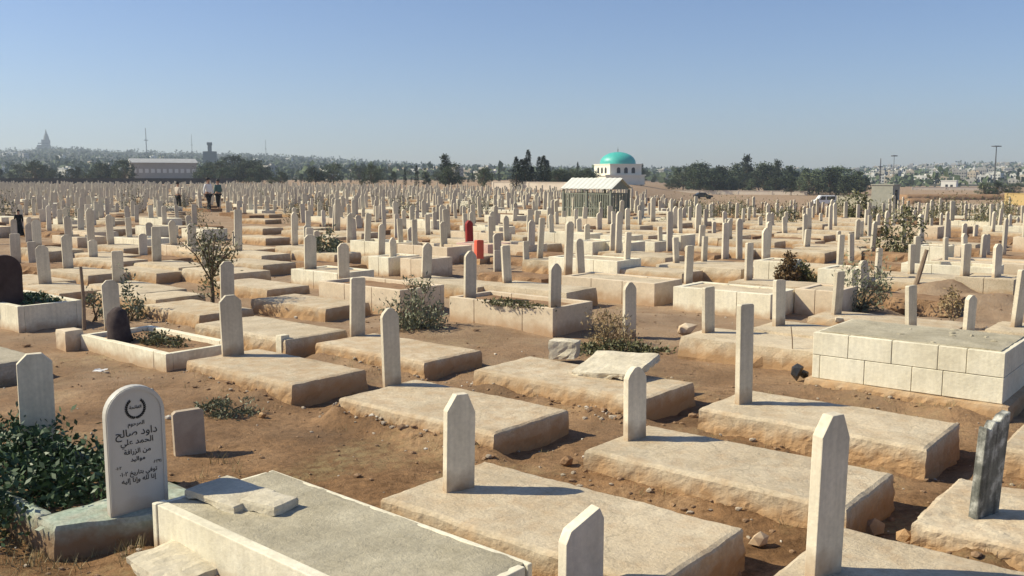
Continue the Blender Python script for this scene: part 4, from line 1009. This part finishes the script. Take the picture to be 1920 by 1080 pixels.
def vehicle(label, name, u, vb, length, hgt, paint, rz, van=False, cat='car'):
    q = at(u, vb, DIP); r = thing(name, label, cat, q, rz); L, W_ = length, 1.75; rw = .33
    if van: prof = [(-L / 2, .4), (L / 2, .4), (L / 2, .95), (L * .36, 1.1), (L * .22, hgt), (-L / 2 + .05, hgt), (-L / 2, hgt - .2)]
    else: prof = [(-L / 2, .4), (L / 2, .4), (L / 2, .78), (L * .24, .92), (L * .08, hgt), (-L * .24, hgt), (-L * .40, .98), (-L / 2, .93)]
    b = MB(); Mx = Matrix.Rotation(-pi / 2, 4, 'Z'); b.prism([(-x, z) for x, z in reversed(prof)], -W_ / 2, W_ / 2, 0, Matrix.Rotation(pi / 2, 4, 'Z'))
    bd = link('body', bevel(b.mesh('body', paint), .06, 2), r)
    gl = mat('car_glass', [(.02, .022, .025), (.03, .033, .036)], 3, .1, 0, spec=.6)
    for s in (-1, 1):
        for (x0, x1, x2, x3) in (((-L * .44, -L * .05, -L * .05, -L * .44) if van else (-L * .32, -L * .07, -L * .07, -L * .22)), ((0, L * .26, L * .17, 0) if van else (-L * .04, L * .17, L * .06, -L * .04))):
            b = MB(); z0 = 1.05 if van else .95; z1 = hgt - .15
            b.quad(Vector((x0, s * (W_ / 2 + .01), z0)), Vector((x1, s * (W_ / 2 + .01), z0)), Vector((x2, s * (W_ / 2 + .01), z1)), Vector((x3, s * (W_ / 2 + .01), z1))); b.build('window', gl, r)
        for x in (-L * .31, L * .31):
            b = MB(); b.lathe([(rw * .6, -.1), (rw, -.1), (rw, .1), (rw * .55, .11), (.01, .11)], 16, 0, Matrix.Translation((x, s * (W_ / 2 - .06), rw)) @ Matrix.Rotation(-s * pi / 2, 4, 'X')); b.build('wheel', CDARK, r)
vehicle('small white van parked by the pale wall at the edge of the dirt field', 'parked_van', 1545, 386, 3.7, 1.8, mat('white_car_paint', [(.72, .74, .72), (.78, .79, .78)], 2, .35, 0, spec=.5), radians(176), True, 'van')
vehicle('dark car parked in front of the low pale wall', 'parked_car', 1318, 373, 4.1, 1.42, mat('black_car_paint', [(.015, .015, .014), (.025, .025, .022)], 2, .3, 0, spec=.5), radians(4))
def cabin():
    q = at(1442, 359, DIP); r = thing('kiosk', 'tiny green kiosk standing before the dark trees', 'kiosk', q, ANG); d = q.y; zt = z_at(d, 339) - DIP
    g_ = mat('green_kiosk_paint', [(.03, .17, .12), (.05, .23, .17)], 2, .6, .1); k = d / F
    b = MB(); b.box((0, 0, zt * .45), (2.6, 2.6, zt * .9)); b.build('wall', g_, r); b = MB(); b.prism([(-1.5, zt * .9), (1.5, zt * .9), (0, zt)], -1.5, 1.5); b.build('roof', g_, r)
    b = MB(); b.box((-.0, -1.31, zt * .5), (1.5, .06, zt * .4)); b.build('window', mat('pale_pane', [(.5, .55, .5), (.6, .62, .58)], 3, .3, 0), r)
cabin()

# ------------------------------------------------------------------ distant trees
def tree_meshes(kind, seed):
    rng = random.Random(seed); b = MB(); t = MB()
    if kind == 'cypress':
        for k in range(1500):
            z = rng.uniform(.04, 1); rr = .10 * (1 - z) ** .6 * (.5 + .5 * min(1, z * 6)) + .004; a = rng.uniform(0, 2 * pi); q = rr * rng.uniform(.5, 1.15)
            b.leaf((q * cos(a), q * sin(a), z - .03), .035, 0, .35, rng, 1.5)
        t.tube([(0, 0, -.02), (0, 0, .5)], [.012, .006], 6)
    else:
        ncl = 34 if kind == 'broad' else 26
        for k in range(ncl):
            a = rng.uniform(0, 2 * pi); rr = rng.random() ** .5
            if kind == 'broad': z = rng.uniform(.12, .95); R0 = .40 * math.sqrt(max(.05, 1 - ((z - .55) / .5) ** 2)); cr = rng.uniform(.07, .14)
            else: z = rng.uniform(.10, .95); R0 = .26 * (1.05 - z) ** .7; cr = rng.uniform(.05, .10)
            c = Vector((R0 * rr * cos(a), R0 * rr * sin(a), z))
            for j in range(80):
                d = Vector((rng.gauss(0, 1), rng.gauss(0, 1), rng.gauss(0, .8))) * cr * .6; b.leaf(c + d, .05, 0, .55, rng)
            t.tube([(0, 0, .2), tuple(c * .6 + Vector((0, 0, .1))), tuple(c)], [.010, .006, .003], 4)
        t.tube([(0, 0, -.02), (.01, 0, .2), (0, .01, .55)], [.022, .016, .008], 6)
    return b.mesh('crown', TREE2 if kind == 'cypress' else TREE1), t.mesh('trunk', BARK)
TM = {k: [tree_meshes(k, s + 3) for s in range(3)] for k in ('cypress', 'broad', 'pine')}
TN = {'cypress': 'cypress_tree', 'broad': 'broadleaf_tree', 'pine': 'pine_tree'}
def tree(kind, u, vt, d, wd=1.0, label='', group=None, k=[0]):
    k[0] += 1; x = far(u, 330, d).x; z0 = dip(x, d) - .1; h = z_at(d, vt) - z0
    r = thing(TN[kind], label, 'tree', (x, d, z0), k[0] * 1.3, group); cm, tm = TM[kind][k[0] % 3]
    for nm, me in (('crown', cm), ('trunk', tm)):
        o = link(nm, me, r); o.scale = (h * wd, h * wd, h)
cyp = [(968, 293, 1.3), (978, 298, 1.6), (990, 280, 1.0), (985, 296, 1.5), (998, 312, 1.6), (1011, 293, 1.1), (1019, 291, 1.2), (1026, 300, 1.3)]
for k, (u, v, wd) in enumerate(cyp):
    tree('cypress', u, v, 150 + 6 * (k % 3), wd * 1.5, ['tallest needle shaped cypress of the dark cluster' if v == 280 else 'dark cypress in the cluster beside the mosque'][0], 'cypresses in the dark cluster')
tree('pine', 835, 290, 190, 1.1, 'lone tall tree standing above the graves between the olive tree and the cypresses')
tree('broad', 842, 322, 180, 1.1, 'bluish bush like tree at the foot of the lone tall tree')
tree('broad', 908, 317, 175, 1.1, 'rounded dark tree at the end of the pale boundary wall')
tree('cypress', 1204, 306, 255, 1.3, 'single thin cypress just past the mosque')
tree('cypress', 1083, 303, 265, 1.1, 'single thin cypress between the cluster and the mosque')
rng = random.Random(17)
def grove(n, u0, u1, tops, d0, d1, label, group, kinds, wd=(1, 1.5)):
    for k in range(n):
        u = u0 + (u1 - u0) * (k + rng.uniform(.1, .9)) / n
        tree(rng.choice(kinds), u, rng.uniform(*tops), rng.uniform(d0, d1), rng.uniform(*wd), label, group)
grove(24, 1255, 1485, (304, 338), 255, 300, 'dark green tree in the dense grove behind the green kiosk', 'trees in the grove behind the kiosk', ['broad', 'broad', 'pine'], (1.2, 1.8))
tree('pine', 1399, 292, 290, .9, 'pointed tree rising highest from the grove behind the kiosk')
tree('pine', 1457, 300, 290, 1.0, 'second pointed tree rising from the grove behind the kiosk')
grove(16, 1480, 1625, (314, 334), 230, 270, 'lower dark tree in the grove above the white van', 'lower trees above the white van', ['broad', 'pine'], (1.1, 1.6))
grove(12, 1030, 1112, (314, 328), 195, 230, 'bushy tree between the cypress cluster and the mosque', 'bushy trees beside the mosque', ['broad'], (1.1, 1.6))
grove(12, -40, 180, (300, 326), 235, 290, 'dark green tree behind the dark stone wall below the tower', 'trees behind the dark wall', ['broad', 'broad', 'pine'], (1.1, 1.7))
grove(5, 180, 262, (300, 318), 240, 270, 'tree between the dark wall and the long pale building', 'trees beside the long building', ['broad', 'pine'], (.9, 1.3))
grove(15, 378, 500, (292, 318), 240, 300, 'tree in the tall bluish clump past the long pale building', 'trees in the bluish clump', ['broad'], (1.2, 1.7))
grove(30, 500, 940, (306, 338), 180, 300, 'scattered dark tree in the belt behind the graves', 'trees in the belt behind the graves', ['broad', 'pine', 'cypress', 'broad'], (1.0, 1.6))
grove(3, 1830, 1915, (332, 344), 210, 240, 'bushy tree in front of the far town', 'bushy trees before the far town', ['broad'], (1.2, 1.6))

# ------------------------------------------------------------------ hills and far town
SKY = [(-900, 286), (-300, 284), (0, 285), (60, 281), (110, 278), (200, 284), (300, 287), (450, 290), (560, 294), (640, 302), (760, 308), (850, 313), (960, 316), (1200, 318), (1400, 318), (1560, 319), (1660, 315), (1750, 310), (1850, 308), (1920, 310), (2300, 307), (3000, 308)]
def skyv(u):
    for (a, va), (b, vb) in zip(SKY, SKY[1:]):
        if a <= u <= b: return va + (vb - va) * (u - a) / (b - a)
    return 308
def hill_z(x, y):
    d0, d1 = 380., 1700.
    u = 960 + F * x / y; zb = -.6 + DIP * sm(1150, 1330, u)
    if y <= d0: return zb
    zt = z_at(d1, skyv(max(-890, min(2990, u)))); t = min(1.25, (y - d0) / (d1 - d0))
    return zb + (zt - zb) * (t ** 1.25 if t < 1 else 1 - (t - 1) * .8) + 2.2 * noise.noise(Vector((x * .008, y * .008, 2))) * t
def hills():
    b = MB(); n, mr = 200, 44
    for j in range(mr + 1):
        y = 380 + (2100 - 380) * j / mr
        for i in range(n + 1):
            x = (i / n * 2 - 1) * 1.15 * y; b.v.append(Vector((x, y, hill_z(x, y))))
    for j in range(mr):
        for i in range(n):
            a = j * (n + 1) + i; b.f.append((a, a + 1, a + n + 2, a + n + 1)); b.m.append(0)
    structure(b.build('hills', mat('hillside', [(.03, .035, .022), (.055, .055, .036), (.11, .095, .065)], .02, .95, 0, detail=8), smooth=True))
    # woodland on the slopes
    b = MB(); rg = random.Random(9)
    for k in range(4200):
        y = rg.uniform(400, 1680); x = rg.uniform(-.72, .72) * y
        if x / y > .05 and rg.random() < .45: continue
        s = rg.uniform(3, 8); z = hill_z(x, y)
        for j in range(14):
            c = Vector((x + rg.gauss(0, s * .45), y + rg.gauss(0, s * .45), z + abs(rg.gauss(s * .35, s * .2)))); b.leaf(c, s * .5, 0, .7, rg)
    stuff(b.build('woodland', TREE1))
hills()
HC = [mat('house_white', [(.6, .58, .52), (.68, .66, .6)], .3, .9, 0), mat('house_grey', [(.34, .32, .29), (.42, .4, .36)], .3, .9, 0), mat('house_tan', [(.42, .35, .26), (.5, .43, .33)], .3, .9, 0)]
WIN = mat('house_window', [(.04, .04, .045), (.06, .06, .065)], 3, .4, 0)
def house_mesh(k):
    rg = random.Random(k + 30); b = MB(); L, W_, hh = rg.uniform(9, 15), rg.uniform(8, 11), rg.choice([3.4, 6.4, 6.4, 9.4])
    b.box((0, 0, hh / 2 - 1), (L, W_, hh + 2)); t = .25
    for s in (-1, 1): b.box((0, s * (W_ / 2 - t / 2), hh + .35), (L, t, .7)); b.box((s * (L / 2 - t / 2), 0, hh + .348), (t, W_ - 2 * t, .69))
    b.box((L * .2, W_ * .1, hh + 1.1), (3, 3, 2.2)); b.lathe([(.7, hh + .1), (.7, hh + 1.4), (.1, hh + 1.5)], 8, 0, Matrix.Translation((-L * .28, 0, 0)))
    for fl in range(int(hh // 3)):
        for j in range(4):
            x = -L / 2 + L * (j + .5) / 4
            for s in (-1, 1): b.box((x, s * W_ / 2, 1.7 + fl * 3), (1.2, .08, 1.3), 0, 1)
        for j in range(3):
            for s in (-1, 1): b.box((s * L / 2, -W_ / 2 + W_ * (j + .5) / 3, 1.7 + fl * 3), (.08, 1.1, 1.3), 0, 1)
    return b.mesh('house', [HC[k % 3] if k % 4 else HC[0], WIN])
HM = [house_mesh(k) for k in range(8)]
def house(x, y, k, label, group, rz=None):
    o = link('house', HM[k % 8]); o.location = (x, y, hill_z(x, y)); o.rotation_euler.z = R.uniform(-.9, -.4) if rz is None else rz; o.scale = (.62,) * 3; return tag(o, label, 'house', group)
rg = random.Random(23)
for k in range(240):
    y = 480 + 1100 * rg.random() ** 1.1; u = rg.uniform(1625, 2010); house(far(u, 330, y).x, y, rg.randrange(8), 'small pale flat roofed house in the far town above the dirt field', 'houses of the far town above the dirt field')
for k in range(50):
    y = rg.uniform(800, 1600); u = rg.uniform(1190, 1620); house(far(u, 330, y).x, y, rg.randrange(8), 'far pale house seen over the grove behind the kiosk', 'houses over the grove')
for k in range(44):
    y = rg.uniform(420, 1300); u = rg.uniform(480, 940); house(far(u, 330, y).x, y, rg.randrange(8), 'far pale house among the belt of trees behind the graves', 'houses among the tree belt')
for k in range(30):
    y = rg.uniform(340, 520) if k < 12 else rg.uniform(700, 1500); u = rg.uniform(-60, 480); house(far(u, 330, y).x, y, rg.randrange(8), 'far pale house on the wooded hillside below the tower', 'houses on the wooded hillside')
def white_house():
    d = 330; c = far(1780, 352, d); r = thing('house', 'bright white flat roofed house standing out before the far town', 'house', (c.x, d, DIP), radians(-35)); h = z_at(d, 339) - DIP
    b = MB(); b.box((0, 0, h / 2 - .2), (5, 4.2, h + .4)); b.box((0, 0, h + .1), (5.3, 4.5, .2)); b.build('wall', mat('bright_white_plaster', [(.74, .72, .66), (.8, .78, .72)], .5, .9, 0), r)
    b = MB(); b.box((-.6, -2.1, h * .45), (.8, .08, 1.0)); b.build('window', WIN, r); b = MB(); b.box((1, -2.1, h * .35), (.8, .08, 1.5)); b.build('door', WIN, r)
white_house()
def long_building():
    d = 330; p, q = far(258, 325, d), far(378, 325, d + 10); l = (q - p).length; r = thing('long_building', 'long low brownish building with pale roof and a row of white openings', 'building', ((p.x + q.x) / 2, d, 0), math.atan2(q.y - p.y, q.x - p.x))
    z0 = z_at(d, 306); zr = z_at(d, 297); zm = z_at(d, 322)
    b = MB(); b.box((0, 5, z0 / 2), (l, 10, z0)); b.build('wall', mat('brown_plaster', [(.33, .30, .26), (.40, .36, .32)], .3, .9, 0), r)
    b = MB(); b.prism([(-.6, z0), (10.6, z0), (10.6, z0 + .2), (5, zr), (-.6, z0 + .2)], -l / 2 - .4, l / 2 + .4); b.build('roof', mat('pale_roof_sheet', [(.36, .36, .36), (.44, .44, .43)], .5, .7, 0), r)
    for k in range(11):
        b = MB(); b.box((-l / 2 + l * (k + .5) / 11, -.03, zm + .3), (l / 11 * .62, .1, 1.4)); b.build('window', HC[0], r)
long_building()
def tower():
    d = 1650; c = far(83, 285, d); k = d / F; r = thing('tower_block', 'stepped concrete tower with a tapering spire on the skyline', 'tower', (c.x, d, c.z - 8), radians(20)); m = mat('far_concrete', [(.16, .17, .16), (.2, .21, .2)], .1, .9, 0)
    zb = c.z - 8; f_ = lambda v: z_at(d, v) - zb
    b = MB(); b.box((0, 0, f_(272) / 2), (20, 16, f_(272))); b.build('base_block', m, r)
    b = MB(); b.box((3.5, 0, f_(262) / 2), (13, 12, f_(262))); b.build('upper_block', m, r)
    b = MB(); b.lathe([(5, f_(262) - 1), (4, f_(256)), (1.6, f_(249)), (.3, f_(242))], 10, 0, Matrix.Translation((4.5, 0, 0))); b.build('spire', m, r)
    for j in range(5):
        b = MB(); b.box((0, -8.05, 5 + j * 4.5), (17, .3, 1.6)); b.build('window_band', WIN, r)
    d = 700; c = far(394, 300, d); r = thing('chimney_tower', 'square dark chimney tower with a wider head rising from the trees', 'tower', (c.x, d, 0), radians(10)); zt = z_at(d, 267)
    b = MB(); b.box((0, 0, zt / 2), (2.6, 2.6, zt)); b.build('shaft', m, r); b = MB(); b.box((0, 0, zt - 1), (3.4, 3.4, 2)); b.build('head', m, r)
    b = MB(); b.box((0, 0, z_at(d, 284) / 2), (9, 8, z_at(d, 284))); b.build('base_block', m, r)
tower()
def mast(label, u, vt, d, r0, T=False, vb=320):
    x = far(u, 330, d).x; zt = z_at(d, vt); zb = min(0, hill_z(x, d)); r = thing('lamp_mast' if T else 'radio_mast', label, 'mast', (x, d, zb)); zt -= zb
    b = MB(); b.tube([(0, 0, 0), (0, 0, zt * .6), (0, 0, zt)], [r0, r0 * .8, r0 * .5], 8); b.build('pole', METALD, r)
    if T:
        b = MB(); b.lathe([(T * .3, zt - .1), (T, zt), (T, zt + .35), (T * .2, zt + .5)], 14); b.build('lamp_ring', METALD, r)
    else:
        for q in (.5, .75):
            b = MB(); b.box((0, 0, zt * q), (r0 * 5, r0 * 5, r0 * 1.2)); b.build('platform', METALD, r)
mast('thin radio mast on the wooded skyline next to the stepped tower', 277, 240, 1300, .8); mast('thinner radio mast on the skyline above the long building', 362, 252, 1300, .45)
mast('thin radio mast above the bluish clump of trees', 500, 262, 1300, .4)
mast('tall floodlight mast with a wide round head above the far town', 1865, 275, 420, .35, 2.1); mast('smaller floodlight mast with a round head above the grey hut', 1675, 293, 420, .16, 1.4); mast('dark pole beside the smaller floodlight mast', 1650, 297, 330, .26)
def earth_bank(label, u0, u1, v, h, wd):
    p, q = at(u0, v, DIP), at(u1, v, DIP); b = rough_block((q - p).length, wd, h, R.uniform(1, 50), .12, .5, .9, .1, .3); o = b.build('earth_bank', DIRT, smooth=True); o.location = (p + q) / 2; return tag(o, label, 'earth bank')
earth_bank('long low bank of bulldozed earth across the dirt field', 1690, 1900, 374, 1.1, 4.5)
earth_bank('short dark bank of earth beside the grey hut', 1700, 1745, 382, 1.0, 2.2)

# ------------------------------------------------------------------ air
def haze():
    b = MB(); b.box((0, 1000, 60), (5200, 2440, 130)); o = b.build('haze', bpy.data.materials.new('air')); m = o.data.materials[0]; m.use_nodes = True; t = m.node_tree
    t.nodes.remove(t.nodes['Principled BSDF']); pv = t.nodes.new('ShaderNodeVolumePrincipled'); pv.inputs['Color'].default_value = (.76, .87, 1, 1); pv.inputs['Density'].default_value = .00034; pv.inputs['Anisotropy'].default_value = .2
    t.links.new(pv.outputs[0], t.nodes['Material Output'].inputs['Volume']); stuff(o)
haze()
